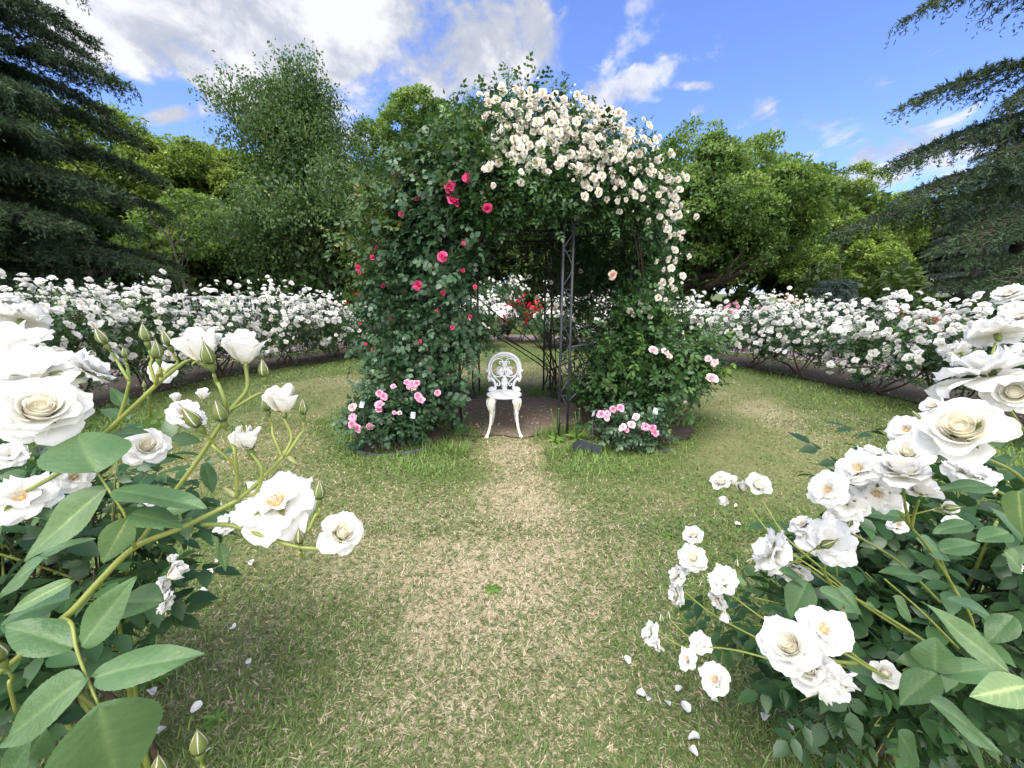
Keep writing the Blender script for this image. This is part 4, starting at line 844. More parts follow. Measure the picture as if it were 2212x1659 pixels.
    lf((2178,1453),(1998,1300),62,.42,(.5,.6,.6),.55,bend=.05); lf((2020,1450),(2020,1378),78,.5,(0,.5,.9),.4); lf((2024,1452),(1942,1520),66,.5,(-.2,.8,.5),.42); lf((2030,1455),(2160,1440),54,.5,(.2,.9,.4),.35); lf((2225,1480),(2100,1505),66,.40,(.3,.3,.9),.78); lf((2010,1515),(2178,1628),78,.46,(-.2,.8,.6),.45)
    lf((2200,1060),(2205,1160),70,.38,(-.7,.3,.6),.7); lf((2145,1050),(2033,1053),46,.42,(0,.9,.45),.45); lf((1810,1270),(1870,1330),46,.6,(.3,.8,.5),.45); lf((1745,1255),(1705,1335),62,.6,(-.2,.7,.7),.35); lf((1870,1300),(1895,1318),10,.6); lf((1770,1275),(1862,1322),48,.58,(.2,.8,.5),.4); lf((1740,1262),(1685,1228),60,.62,(-.3,.9,.3),.25); lf((1830,1445),(1905,1470),52,.56,(.1,.9,.4),.2); lf((1965,1115),(1838,1105),50,.7,(-.1,.9,.4),.4); lf((1980,1165),(2060,1210),50,.66,(.2,.8,.6),.42); lf((2030,1190),(2120,1170),46,.66,(.1,.9,.4),.4); lf((2100,1130),(2015,1148),40,.6,(0,.9,.4),.4); lf((2180,1150),(2110,1165),50,.55,(-.1,.8,.5),.4); lf((2170,1190),(2215,1240),54,.5,(.2,.7,.6),.45); lf((2060,1560),(2150,1700),90,.48,(-.3,.8,.4),.15); lf((1940,1580),(1990,1670),70,.6,(-.2,.8,.5),.12); lf((2140,1330),(2050,1290),50,.6,(0,.9,.4),.35); lf((1930,1290),(1975,1345),44,.6,(.2,.8,.5),.4); lf((1990,1245),(1900,1232),40,.68,(0,.9,.4),.38); lf((2190,1330),(2130,1390),50,.55,(0,.8,.6),.3); lf((1610,1265),(1572,1228),26,.95,(-.2,.8,.4),.6)
right_bush()
# ------------------------------------------------------------------ trees
def limb(mb, P, r, n=8): mb.add(*tube(smooth_path(P,4),r,n))
def camphor(c, Rd, h0, h1, seed, label, mat='camphor', nbig=40, nleaf=62000, size=.17, trunk=.42, group='trees behind the rose garden', fork=True, fill=.16, name='camphor_tree', lift=.15):
    """broad crown of cushion upon cushion of leaves on a forked trunk"""
    g=np.random.default_rng(seed); c=np.array([c[0],c[1],0.]); root=empty(name,c); tag(root,label,'tree',group)
    hz=(h1-h0)/2; Rv=np.array([Rd,Rd,hz]); mid=c+[0,0,h0+hz]
    q=rand_dir(nbig*3,g); q=q[q[:,2]>-.62][:nbig]; B=mid+q*Rv*g.uniform(.66,.95,(len(q),1)); br=Rd*g.uniform(.2,.34,len(q))
    ns=20; K=np.repeat(np.arange(len(q)),ns); d=unit(rand_dir(len(K),g)+q[K]*.55+[0,0,.35]); Sc=B[K]+d*br[K,None]*g.uniform(.7,1.05,(len(K),1))*[1,1,.8]; sr=br[K]*g.uniform(.27,.44,len(K))
    n=int(nleaf*(1-fill)); k=g.integers(0,len(K),n); dd=unit(rand_dir(n,g)+d[k]*.5+[0,0,.45]); P=Sc[k]+dd*sr[k,None]*g.uniform(.55,1.08,(n,1))*[1,1,.75]
    mb=MB(); tone=g.normal(.5,.13,len(K))[k]+g.normal(0,.13,n)+.22*(dd[:,2]-.3)+.06*g.normal(size=len(q))[K[k]]  # up-facing leaves coloured lighter, standing in for light on the cushion tops
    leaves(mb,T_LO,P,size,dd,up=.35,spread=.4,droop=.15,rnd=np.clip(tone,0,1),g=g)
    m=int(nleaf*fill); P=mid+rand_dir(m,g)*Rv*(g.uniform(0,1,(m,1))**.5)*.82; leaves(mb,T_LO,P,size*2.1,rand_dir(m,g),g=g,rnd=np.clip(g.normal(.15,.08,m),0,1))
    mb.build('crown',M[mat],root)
    tb=MB(); f=c+[0,0,h0*.62+.5]; limb(tb,[c-[0,0,.3],c+[0,0,.35],f*[1,1,.55],f],[trunk*1.45,trunk,trunk*.85,trunk*.75],12)
    for i in np.argsort(-q[:,2]*.3+g.normal(0,1,len(q)))[:16]:
        e=B[i]; s=f+[0,0,g.uniform(-.9,.6)]; m_=s+(e-s)*[.55,.55,.35]+g.normal(0,.25,3); limb(tb,[s,s+(m_-s)*.5+g.normal(0,.12,3),m_,e],[trunk*.5,trunk*.33,trunk*.2,trunk*.07],7)
        for _ in range(2):
            e2=B[i]+g.normal(0,1,3)*br[i]*.7; limb(tb,[m_,(m_+e2)/2+g.normal(0,.1,3),e2],[trunk*.16,trunk*.03],5)
    tb.build('trunk',M['bark'],root); return root
def wingnut(c,h,seed,label):
    g=np.random.default_rng(seed); c=np.array([c[0],c[1],0.]); root=empty('wingnut_tree',c); tag(root,label,'tree','trees behind the rose garden')
    tb=MB(); T=[]; sprays=[]
    top=c+[.3,0,h*.62]; limb(tb,[c-[0,0,.3],c+[.1,0,h*.2],c+[-.05,0,h*.42],top],[.42,.32,.22,.1],10)
    for i in range(34):
        t=g.uniform(.16,.62) if i>12 else g.uniform(.38,.66); s=c+[0,0,h*t]; a=i*2.4+g.uniform(-.3,.3)
        rmax=(2.9*(1-((t-.12)/.75)**2)+.4) if i>12 else g.uniform(.5,1.9); rise=h*(.12+.1*g.uniform()) if i>12 else h*g.uniform(.2,.34)
        e=s+[rmax*math.cos(a),rmax*math.sin(a),rise]; 
        if e[2]>h: e[2]=h-g.uniform(0,.5)
        m=(s+e)/2+[0,0,-.3+.25*rise*0]+g.normal(0,.2,3); limb(tb,[s,m,e],[.11,.07,.015],6)
        for u in np.linspace(.3,1,9):
            p=s*(1-u)**2+2*m*u*(1-u)+e*u*u; 
            for _ in range(4): sprays.append(p+g.normal(0,1,3)*[.55,.55,.4]*(1.15-.45*u*(e[2]>h*.75)))
    Sp=np.array(sprays); mb=MB(); per=88; K=np.repeat(np.arange(len(Sp)),per); n=len(K)
    P=Sp[K]+g.normal(0,1,(n,3))*[.22,.22,.2]; P[:,2]-=np.abs(g.normal(0,.22,n))
    tone=g.normal(.45,.14,len(Sp))[K]+g.normal(0,.14,n)
    d=unit(g.normal(size=(n,3))*.7-[0,0,.75]); mb.add(*scatter(T_LO,P,d,rand_dir(n,g)+[0,0,.5],g.uniform(.09,.165,n),np.clip(tone,0,1)))
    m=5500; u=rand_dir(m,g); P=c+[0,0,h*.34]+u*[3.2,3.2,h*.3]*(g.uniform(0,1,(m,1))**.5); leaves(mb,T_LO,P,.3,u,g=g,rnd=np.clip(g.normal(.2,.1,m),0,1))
    mb.build('crown',M['wingnut'],root)
    cb=MB(); k=g.integers(0,len(Sp),1500); P=Sp[k]+g.normal(0,.25,(1500,3)); cb.add(*scatter((np.array([[0,.04,0],[0,-.04,0],[1,-.02,0],[1,.02,0]]),np.array([[0,1,2,3]])),P,g.normal(0,.1,(1500,3))-[0,0,1],rand_dir(1500,g),g.uniform(.2,.38,1500),g.uniform(0,1,1500)))
    cb.build('catkins',M['catkin'],root); tb.build('trunk',M['bark'],root)
def bough(root, s, d, L, rise, droop, seed, mat='cedar', dens=1., spread=.34, hang=1.):
    """one layered cedar bough: a wooden spine, flat side sprays and hanging twigs"""
    g=np.random.default_rng(seed); d=unit(np.array([d[0],d[1],0.])); side=np.array([-d[1],d[0],0])
    t=np.linspace(0,1,14); sp=s+d*L*t[:,None]; sp[:,2]+=rise*t-droop*t**2.4; sp+=side*(.25*np.sin(t*4+seed))[:,None]
    wb=MB(); wb.add(*tube(sp,[.028*L**.7,.014*L**.7,.006],6)); P=[];D=[];S=[]; Rn=[]
    nb=int(9+L*5.4*dens)
    for i in range(nb):
        for sg in(-1,1):
            u=.1+.9*(i+g.uniform(-.4,.4))/nb; u=min(max(u,.03),1.); p0=np.array([np.interp(u,t,sp[:,k]) for k in range(3)])
            l=(.35+spread*L*(1-u)**.8*(.45+.55*min(1,u*4)))*g.uniform(.7,1.15); dd=unit(d*g.uniform(.55,1.)+side*sg*g.uniform(.55,1.))
            ns=max(5,int(l*10)); v=np.linspace(0,1,ns); q=p0+dd*l*v[:,None]; q[:,2]-=.30*l*v**2.2*hang
            if l>.5: wb.add(*tube(q[::max(1,ns//4)],[.014,.004],4,cap=False))
            tone=np.clip(g.normal(.45,.13),0,1)
            for k in range(ns):
                m=5 if dens>.7 else 3; P.append(q[k]+g.normal(0,.03,(m,3))); D.append(dd*.6+g.normal(0,.75,(m,3))+[0,0,-.15]); S.append(np.full(m,g.uniform(.1,.17))); Rn.append(np.clip(tone+g.normal(0,.12,m),0,1))
                if g.uniform()<.5+.3*v[k]:
                    hl=g.uniform(.12,.42)*hang*(.5+.5*v[k]); m=max(3,int(hl*22)); z=np.linspace(.1,1,m); hp=q[k]+dd*.25*hl*np.sqrt(z)[:,None]+g.normal(0,.02,(m,3)); hp[:,2]-=hl*z**1.3
                    P.append(hp); D.append(g.normal(0,.6,(m,3))+dd*.2-[0,0,.6]); S.append(np.full(m,.1)); Rn.append(np.clip(tone-.1+g.normal(0,.12,m),0,1))
    P=np.concatenate(P); mb=MB(); mb.add(*scatter(T_TUFT,P,np.concatenate(D),rand_dir(len(P),g),np.concatenate(S),np.concatenate(Rn)))
    b=wb.build('bough',M['bark'],root); me=mb.me('needles',np.array(root.location)); me.materials.append(M[mat]); o=bpy.data.objects.new('needles',me); COL.objects.link(o); o.parent=b
def cedar(c,h,specs,seed,label,trunk=.5,mat='cedar',name='cedar_tree',**kw):
    g=np.random.default_rng(seed); c=np.array([c[0],c[1],0.]); root=empty(name,c); tag(root,label,'tree','conifers framing the garden')
    tb=MB(); limb(tb,[c-[0,0,.3],c+[0,0,h*.3],c+[.1,.1,h*.65],c+[0,0,h]],[trunk*1.2,trunk,trunk*.55,.05],12); tb.build('trunk',M['bark'],root)
    for i,(z,az,L,rise,droop) in enumerate(specs):
        a=R(az); bough(root,c+[0,0,z],(math.sin(a),math.cos(a)),L,rise,droop,seed*50+i,mat,**kw)
def conifers():
    g=np.random.default_rng(5)
    # cedar at the left edge: az measured from +Y to +X
    s=[]
    for i in range(54):
        z=1.9+9.2*(i+g.uniform(-.3,.3))/54; az=(95,150,62,120,180)[i%5]+g.uniform(-16,16); L=(6.7-.30*max(0,z-4.5)-.5*max(0,4.2-z))*(1,.95,.85,.97,.85)[i%5]*g.uniform(.88,1.06); s.append((z,az,max(L,1.5),.35+.08*z*.3,1.15+.1*g.uniform()+.1*i/54))
    cedar((-15.3,10.4),15,s,3,'dark drooping cedar filling the upper corner above the left rose hedge')
    s=[]
    for z,az,L in ((8.5,266,6.8),(9.2,250,6.2),(10.0,262,5.6),(8.3,238,5.6),(6.9,270,6.1),(6.3,256,5.4),(7.2,246,5.0),(5.5,266,6.2),(5.2,250,5.6),(5.9,280,5.4),(4.6,262,6.6),(4.0,270,7.4),(3.5,256,6.2),(2.6,250,5.6)): s.append((z,az,L,.5,1.7))
    cedar((15.4,10.6),13,s,4,'dark cedar with long arching boughs hanging into the corner above the right rose hedge',dens=.6,spread=.27)
    s=[(z,az+g.uniform(-15,15),4.6-.32*z,.3,.9) for z in np.arange(1.2,10,1.0) for az in(255,200,310)]
    cedar((24.5,20),12,s,5,'dense dark cedar standing farther back beneath the arching boughs',dens=.8)
    s=[(z,az+g.uniform(-15,15),3.0-.2*z,.5,.7) for z in np.arange(1.,11,.8) for az in(240,170,300)]
    cedar((30.,27),13,s,6,'pale bluish conifer seen between the arching boughs',mat='bluish',name='blue_conifer',dens=.7)
    s=[(z,az,.9-.38*z,.3,.1) for z in np.arange(.3,1.9,.28) for az in(200,270,140,330)]
    cedar((13.6,17.2),2.6,s,7,'small grey green conifer at the back behind the right hedge',trunk=.07,mat='bluish',name='young_conifer',dens=1.2,hang=.3)
conifers()
def woods():
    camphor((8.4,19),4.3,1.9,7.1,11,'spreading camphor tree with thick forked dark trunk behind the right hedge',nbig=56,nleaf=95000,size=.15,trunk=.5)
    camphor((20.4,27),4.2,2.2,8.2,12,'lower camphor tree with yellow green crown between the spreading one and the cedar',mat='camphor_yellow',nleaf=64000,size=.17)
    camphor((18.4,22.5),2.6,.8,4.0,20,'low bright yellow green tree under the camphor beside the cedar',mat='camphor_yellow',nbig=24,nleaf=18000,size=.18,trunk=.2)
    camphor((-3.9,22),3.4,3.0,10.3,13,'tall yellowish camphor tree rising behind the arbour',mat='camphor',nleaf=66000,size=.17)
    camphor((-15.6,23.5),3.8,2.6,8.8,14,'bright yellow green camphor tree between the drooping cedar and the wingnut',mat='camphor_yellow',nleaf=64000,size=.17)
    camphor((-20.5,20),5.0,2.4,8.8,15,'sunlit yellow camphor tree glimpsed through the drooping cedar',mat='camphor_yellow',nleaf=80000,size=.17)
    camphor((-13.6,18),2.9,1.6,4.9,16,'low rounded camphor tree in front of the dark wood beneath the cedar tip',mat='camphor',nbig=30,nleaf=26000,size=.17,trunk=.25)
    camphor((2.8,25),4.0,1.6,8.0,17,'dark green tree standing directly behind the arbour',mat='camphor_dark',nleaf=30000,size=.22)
    wingnut((-8.2,17.6),10.6,18,'tall loose wingnut tree with hanging catkins left of the arbour')
    g=np.random.default_rng(77)
    names=['third','second','nearest']
    for i,(x,y,r_,h) in enumerate(((-30,28,6,9),(-22,34,7,10),(-12,33,6,9),(-4.5,36,6,8.5),(7,35,6,8.5),(15,33,6,9),(25,36,7,9),(36,30,7,9.5))):
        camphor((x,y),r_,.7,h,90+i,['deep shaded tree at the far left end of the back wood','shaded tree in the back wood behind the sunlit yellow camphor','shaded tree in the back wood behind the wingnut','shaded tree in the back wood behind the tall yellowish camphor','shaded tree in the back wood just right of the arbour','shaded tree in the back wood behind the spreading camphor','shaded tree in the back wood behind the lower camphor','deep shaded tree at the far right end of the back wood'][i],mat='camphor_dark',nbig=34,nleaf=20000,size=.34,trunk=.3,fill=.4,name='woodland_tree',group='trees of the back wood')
    # undergrowth below the trees
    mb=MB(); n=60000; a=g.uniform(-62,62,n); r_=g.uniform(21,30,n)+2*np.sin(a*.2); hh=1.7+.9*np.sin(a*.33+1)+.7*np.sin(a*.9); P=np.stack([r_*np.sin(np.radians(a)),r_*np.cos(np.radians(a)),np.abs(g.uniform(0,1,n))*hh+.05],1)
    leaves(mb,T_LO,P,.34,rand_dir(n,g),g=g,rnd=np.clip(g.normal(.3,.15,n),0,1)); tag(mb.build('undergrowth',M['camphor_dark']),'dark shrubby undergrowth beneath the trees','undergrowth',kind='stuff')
    # bare dead sapling
    b=np.array([-11.6,14.6,0.]); root=empty('bare_tree',b); tag(root,'small bare dead tree with grey branches before the dark wood','bare tree'); mb=MB(); limb(mb,[b,b+[-.05,0,1.4],b+[-.2,0,2.9],b+[-.35,0,4.3]],[.07,.055,.03,.008],7); mb.build('trunk',M['bark_grey'],root)
    for i in range(15):
        t=g.uniform(.6,3.6); s=b+[-.05-.05*t,0,t]; e=s+[g.choice([-1,1])*g.uniform(.3,.8),g.uniform(-.4,.4),g.uniform(.5,1.1)]; mb=MB(); limb(mb,[s,(s+e)/2+g.normal(0,.06,3)-[0,0,.06],e],[.022,.012,.004],5)
        e2=e+[g.uniform(-.3,.3),0,g.uniform(.2,.5)]; limb(mb,[(s+e)/2,e2],[.01,.003],4); mb.build('branch',M['bark_grey'],root)
woods()
# ------------------------------------------------------------------ fences, umbrellas
def fences():
    for i,(px,d,w,lab) in enumerate(((1519,12.6,1.0,'white wire mesh fence panel left of the camphor trunk'),(1640,12.6,1.45,'white wire mesh fence panel right of the camphor trunk'),(1722,12.9,.95,'white wire mesh fence panel behind the peach roses'),(500,12.8,1.3,'white wire mesh fence panel behind the left hedge under the wingnut'),(430,13.2,1.1,'white wire mesh fence panel behind the left hedge below the bare tree'),(606,13.2,.8,'white wire mesh fence panel behind the left hedge close to the arbour'))):
        p=at(px,668 if px>1000 else 640,d); x,y,h=p[0],p[1],p[2]; root=empty('mesh_fence',(x,y,0)); tag(root,lab,'fence','white fence panels')
        for s in(-1,1):
            mb=MB(); mb.add(*box((x+s*w/2,y,h/2-.05),(.045,.045,h+.1))); mb.build('post',M['fence_paint'],root,False)
        for z in(h-.02,.18):
            mb=MB(); mb.add(*box((x,y,z),(w-.05,.035,.04))); mb.build('rail',M['fence_paint'],root,False)
        mb=MB()
        for k in np.arange(-w/2+.11,w/2-.06,.11): mb.add(*tube([(x+k,y,.2),(x+k,y,h-.04)],.006,4))
        for z in np.arange(.3,h-.06,.11): mb.add(*tube([(x-w/2,y-.012,z),(x+w/2,y-.012,z)],.006,4))
        mb.build('wire_mesh',M['fence_paint'],root)
fences()
def skin_obj(name, pts, edges, radii, mat, parent):
    me=bpy.data.meshes.new(name); org=np.array(parent.location); me.from_pydata([tuple(np.array(p)-org) for p in pts],edges,[]); o=link(name,me,mat,parent)
    sk=o.modifiers.new('skin','SKIN'); sb=o.modifiers.new('sub','SUBSURF'); sb.levels=sb.render_levels=2
    for v,r_ in zip(me.skin_vertices[0].data,radii): v.radius=(r_[0],r_[1]) if isinstance(r_,tuple) else (r_,r_)
    me.skin_vertices[0].data[0].use_root=True; sk.use_smooth_shade=True; return o
def visitor(c, face, lab, umb, ulab, tilt):
    c=np.array([c[0],c[1],0.]); f=unit(np.array([face[0],face[1],0.])); s=np.array([f[1],-f[0],0.]); z=np.array([0,0,1.])
    root=empty('person',c); tag(root,lab,'person')
    J=lambda a,b,h: c+s*a+f*b+z*h
    low=.52; J=lambda a,b,h: c+s*a+f*b+z*(h-low if h>.8 else h)
    hand=J(.2,.3,1.2)
    pts=[J(0,0,.92),J(0,0,1.1),J(0,.0,1.3),J(0,-.01,1.42),J(0,.01,1.5),J(0,.02,1.6),J(.1,.04,.88),J(.13,.36,.46),J(.11,.08,.09),J(.12,.2,.04),J(-.1,.04,.88),J(-.13,.36,.46),J(-.11,.08,.09),J(-.12,.2,.04),
         J(.18,0,1.36),J(.25,.02,1.1),hand,J(-.18,0,1.36),J(-.24,.1,1.14),J(-.16,.33,1.06)]
    ed=[(0,1),(1,2),(2,3),(3,4),(4,5),(0,6),(6,7),(7,8),(8,9),(0,10),(10,11),(11,12),(12,13),(2,14),(14,15),(15,16),(2,17),(17,18),(18,19)]
    rd=[(.14,.1),(.125,.09),(.14,.1),.05,.055,(.085,.1),.09,.065,.042,.04,.09,.065,.042,.04,.055,.042,.035,.055,.042,.033]
    skin_obj('body',pts,ed,rd,M['skin'],root)
    skin_obj('shirt',[J(0,0,.9),J(0,0,1.1),J(0,0,1.32),J(0,-.01,1.405),J(.185,0,1.36),J(.24,.015,1.15),J(-.185,0,1.36),J(-.225,-.015,1.15)],[(0,1),(1,2),(2,3),(2,4),(4,5),(2,6),(6,7)],[(.165,.125),(.145,.11),(.16,.115),.065,.072,.06,.072,.06],M['cloth'],root)
    skin_obj('trousers',[J(0,0,.92),J(.1,.05,.86),J(.13,.36,.47),J(.11,.09,.12),J(-.1,.05,.86),J(-.13,.36,.47),J(-.11,.09,.12)],[(0,1),(1,2),(2,3),(0,4),(4,5),(5,6)],[(.15,.115),.105,.08,.06,.105,.08,.06],M['trouser'],root)
    mb=MB(); V,F=lathe([(0,.13),(.06,.115),(.1,.06),(.112,-.02),(.1,-.09),(.06,-.1)],14,J(0,-.012,1.62)); mb.add(V,F); mb.build('hair',M['hair'],root)
    mb=MB()
    for k in range(4):
        for a,b in(((k-1.5)*.014,0),): mb.add(*tube([hand+z*(k-1.5)*.016+f*.03,hand+z*(k-1.5)*.016+f*.055+s*.01,hand+z*(k-1.5)*.016+f*.05-s*.025],.008,5))
    mb.add(*tube([hand-f*.0-s*.02+z*.02,hand+f*.03-s*.035+z*.03],.009,5)); mb.build('fingers',M['skin'],root)
    mb=MB()
    for sg in(-1,1): V,F=lathe([(0,-.012),(.012,0),(0,.012)],6,J(.032*sg,.105,1.62)); mb.add(V,F)
    mb.build('eyes',M['hair'],root)
    if umb is None:
        q=np.array(quat_z(unit(z+f*.25)).to_matrix()); mb=MB(); V,F=lathe([(.0,.15),(.06,.145),(.1,.11),(.112,.04),(.12,.03),(.17,.005),(.19,-.03),(.188,-.036),(.16,-.005),(.11,.02)],24); o=mb.add(V@q.T+J(0,-.01,1.62),F).build('sun_hat',M['lavender']); tag(o,ulab,'hat'); return
    ax=unit(z+np.array([tilt[0],tilt[1],0])); base=hand+f*.045; ur=empty('umbrella',base-ax*.12); tag(ur,ulab,'umbrella'); org=np.array(ur.location)
    top=base+ax*umb[1]; mb=MB(); mb.add(*tube([base-ax*.12,top+ax*.06],.008,6)); mb.build('shaft',M['bark_grey'],ur)
    q=np.array(quat_z(ax).to_matrix()); mb=MB(); n=32; r_=np.linspace(.02,1,8); a=np.linspace(0,2*np.pi,n,endpoint=False)
    sc=1-.07*np.abs(np.sin(4*a)); V=np.stack([umb[0]*r_[:,None]*np.cos(a)*(1-(1-sc)*r_[:,None]**2),umb[0]*r_[:,None]*np.sin(a)*(1-(1-sc)*r_[:,None]**2),-.42*umb[0]*r_[:,None]**2.2*np.ones(n)],-1).reshape(-1,3)
    mb.add(V@q.T+top,grid_faces(n,8,close=True)); mb.add((V-[0,0,.004])@q.T+top,grid_faces(n,8,close=True)); mb.build('canopy',M[umb[2]],ur)
    for k in range(8):
        aa=k*np.pi/4; rr=np.linspace(.03,1,8); P=np.stack([umb[0]*rr*np.cos(aa),umb[0]*rr*np.sin(aa),-.42*umb[0]*rr**2.2-.012],1); mb=MB(); mb.add(*tube(P@q.T+top,.003,4)); mb.build('rib',M['bark_grey'],ur)
p=at(1100,690,13.0); visitor((p[0]-.2,p[1]),(.5,-1),'person in a white shirt crouching under a white umbrella among roses beyond the arbour',(.48,.46,'umbrella'),'open white umbrella held among roses, framed by the arbour opening',(.35,-.4))
p=at(660,690,10.4); visitor((p[0],p[1]),(.8,-.6),'person crouching behind the dip in the left hedge in a lavender hat',None,'pale lavender sun hat just above the dip in the left hedge by red roses',(.4,-.3))
# ------------------------------------------------------------------ ground
def vnoise(x,y,s,seed):
    g=np.random.default_rng(seed); T=g.uniform(0,1,(64,64)); X=x*s+1000; Y=y*s+1000; i=np.floor(X).astype(int); j=np.floor(Y).astype(int); fx=X-i; fy=Y-j; fx=fx*fx*(3-2*fx); fy=fy*fy*(3-2*fy)
    t=lambda a,b:T[a%64,b%64]
    return (t(i,j)*(1-fx)+t(i+1,j)*fx)*(1-fy)+(t(i,j+1)*(1-fx)+t(i+1,j+1)*fx)*fy
def green(x,y):
    """how green the lawn is: worn straw down the middle, greener towards the beds and the arbour"""
    r_=np.hypot(x,y-5); n=vnoise(x,y,.9,1)*.5+vnoise(x,y,2.6,2)*.3+vnoise(x,y,7,3)*.2
    g_=.40+.85*(n-.5); g_=g_+.42*np.clip((r_-3.2)/1.8,0,1)
    pth=np.exp(-((x-.04+.08*np.sin(y*1.7))/(.34+.16*np.clip(3.2-y,0,3)))**2)*np.clip((4.3-y)/.4,0,1); g_=g_+.15-.44*pth
    g_=g_+.55*np.exp(-((np.hypot(x/1.25,(y-4.7)/1.0)-1.5)/.28)**2)*(1-.9*np.exp(-((x+.05)/.42)**2))
    g_=g_+.16*np.clip((y-2.2)/2,0,1)+.10*np.clip((np.abs(x)-.9)/1.2,0,1)*np.clip((3-y)/1,0,1)
    return g_
def soil_mask(x,y): return np.clip((1.06-np.hypot((x-.0)/1.05,(y-4.85)/.82)+.5*(vnoise(x,y,5,21)-.5)),0,1)*4
def ground_mat():
    m,nt,out=new_mat('lawn'); tc=N(nt,'ShaderNodeTexCoord'); at_=N(nt,'ShaderNodeAttribute',attribute_name='rnd')
    nz=N(nt,'ShaderNodeTexNoise',i_Scale=28.,i_Detail=8.,i_Roughness=.75); nt.links.new(tc.outputs['Object'],nz.inputs['Vector'])
    ad=N(nt,'ShaderNodeMath',operation='MULTIPLY_ADD'); ad.inputs[1].default_value=.7; nt.links.new(nz.outputs['Fac'],ad.inputs[0]); sb=N(nt,'ShaderNodeMath',operation='SUBTRACT'); sb.inputs[1].default_value=.35; nt.links.new(at_.outputs['Fac'],sb.inputs[0]); nt.links.new(sb.outputs[0],ad.inputs[2])
    c=ramp(nt,[(.1,(.37,.30,.21)),(.35,(.32,.275,.175)),(.6,(.19,.19,.085)),(.9,(.10,.125,.045))],ad.outputs[0])
    p=N(nt,'ShaderNodeBsdfPrincipled'); nt.links.new(c,p.inputs['Base Color']); p.inputs['Roughness'].default_value=.95; p.inputs['Specular IOR Level'].default_value=.1
    n2=N(nt,'ShaderNodeTexNoise',i_Scale=120.,i_Detail=6.); nt.links.new(tc.outputs['Object'],n2.inputs['Vector']); b=N(nt,'ShaderNodeBump'); b.inputs['Strength'].default_value=.6; b.inputs['Distance'].default_value=.02; nt.links.new(n2.outputs['Fac'],b.inputs['Height']); nt.links.new(b.outputs[0],p.inputs['Normal'])
    nt.links.new(p.outputs[0],out.inputs[0]); return m
def ground():
    e=np.concatenate([-np.geomspace(300,9,16),np.arange(-8.8,8.9,.2),np.geomspace(9,300,16)]); X,Y=np.meshgrid(e,e+4)
    g_=green(X,Y); far=np.hypot(X,Y-5)>9.4; g_=np.where(far,.9,g_); Z=.012*(vnoise(X,Y,.5,9)-.5)*2
    Z=np.where(far,0,Z)
    o=link('lawn',mesh('lawn',np.stack([X,Y,Z],-1).reshape(-1,3),grid_faces(len(e),len(e)),{'rnd':g_.ravel()}),ground_mat()); tag(o,kind='structure')
    def annulus(name,r0,r1,z,mat,a0=0,a1=360,wob=.06,c=(0,5),hump=0.,sy=1.):
        na=160; t=np.radians(np.linspace(a0,a1,na)); k=np.linspace(0,1,9); g2=np.random.default_rng(3)
        w0=wob*np.sin(t*9)+wob*.6*np.sin(t*23+1); w1=wob*np.sin(t*7+2)
        rr=(r0+w0)[:,None]*(1-k)+(r1+w1)[:,None]*k; V=np.stack([c[0]+rr*np.sin(t)[:,None],c[1]-sy*rr*np.cos(t)[:,None],z+hump*np.sin(np.pi*k)[None]+0*rr],-1).reshape(-1,3)
        if (V[0]!=V[-1]).any(): pass
        tag(link(name,mesh(name,V,grid_faces(9,na)),mat),kind='structure')
    soil=solid('bed soil',[(.3,(.018,.015,.01)),(.52,(.042,.034,.024)),(.66,(.07,.058,.042)),(.78,(.2,.17,.13))],30,.95,.8)
    dust=solid('bare trodden earth',[(.3,(.11,.085,.06)),(.5,(.165,.13,.095)),(.66,(.22,.175,.13)),(.85,(.4,.34,.26))],26,.95,.6)
    asph=solid('reddish asphalt path',[(.3,(.17,.125,.13)),(.7,(.23,.175,.18))],60,.9,.3)
    annulus('rose_bed_soil',5.5,7.2,.02,soil,14,172,hump=.0); annulus('rose_bed_soil',5.5,7.2,.02,soil,188,346,hump=.0)
    annulus('path',7.5,9.0,.018,asph,0,360,wob=0.02)
    annulus('path_kerb',9.0,9.12,.03,solid('pale kerb',[(.3,(.3,.27,.2)),(1,(.42,.38,.3))],8,.9),0,360,wob=0.01)
    t=np.linspace(0,2*np.pi,72,endpoint=False); k=np.linspace(.02,1,10); w=1+.10*np.sin(3*t+1)+.06*np.sin(8*t)+.04*np.sin(17*t+2)
    V=np.stack([(.0+1.12*k[:,None]*w*np.cos(t)),(4.88+.86*k[:,None]*w*np.sin(t)),.02-.004*k[:,None]*np.ones(72)],-1).reshape(-1,3); tag(link('bare_earth',mesh('bare_earth',V,grid_faces(72,10,close=True)),dust),kind='structure')
    for nm,cx,cy,a,b in(('planting_bed',-1.2,4.0,.48,.42),('planting_bed',1.38,4.12,.56,.42),('planting_bed',-1.1,5.7,.6,.45),('planting_bed',1.1,5.7,.6,.45)):
        V=np.stack([cx+a*w*k[:,None]*np.cos(t),cy+b*w*k[:,None]*np.sin(t),.03+.05*(1-k[:,None]**2)*np.ones(72)],-1).reshape(-1,3); tag(link(nm,mesh(nm,V,grid_faces(72,10,close=True)),soil),kind='structure')
ground()
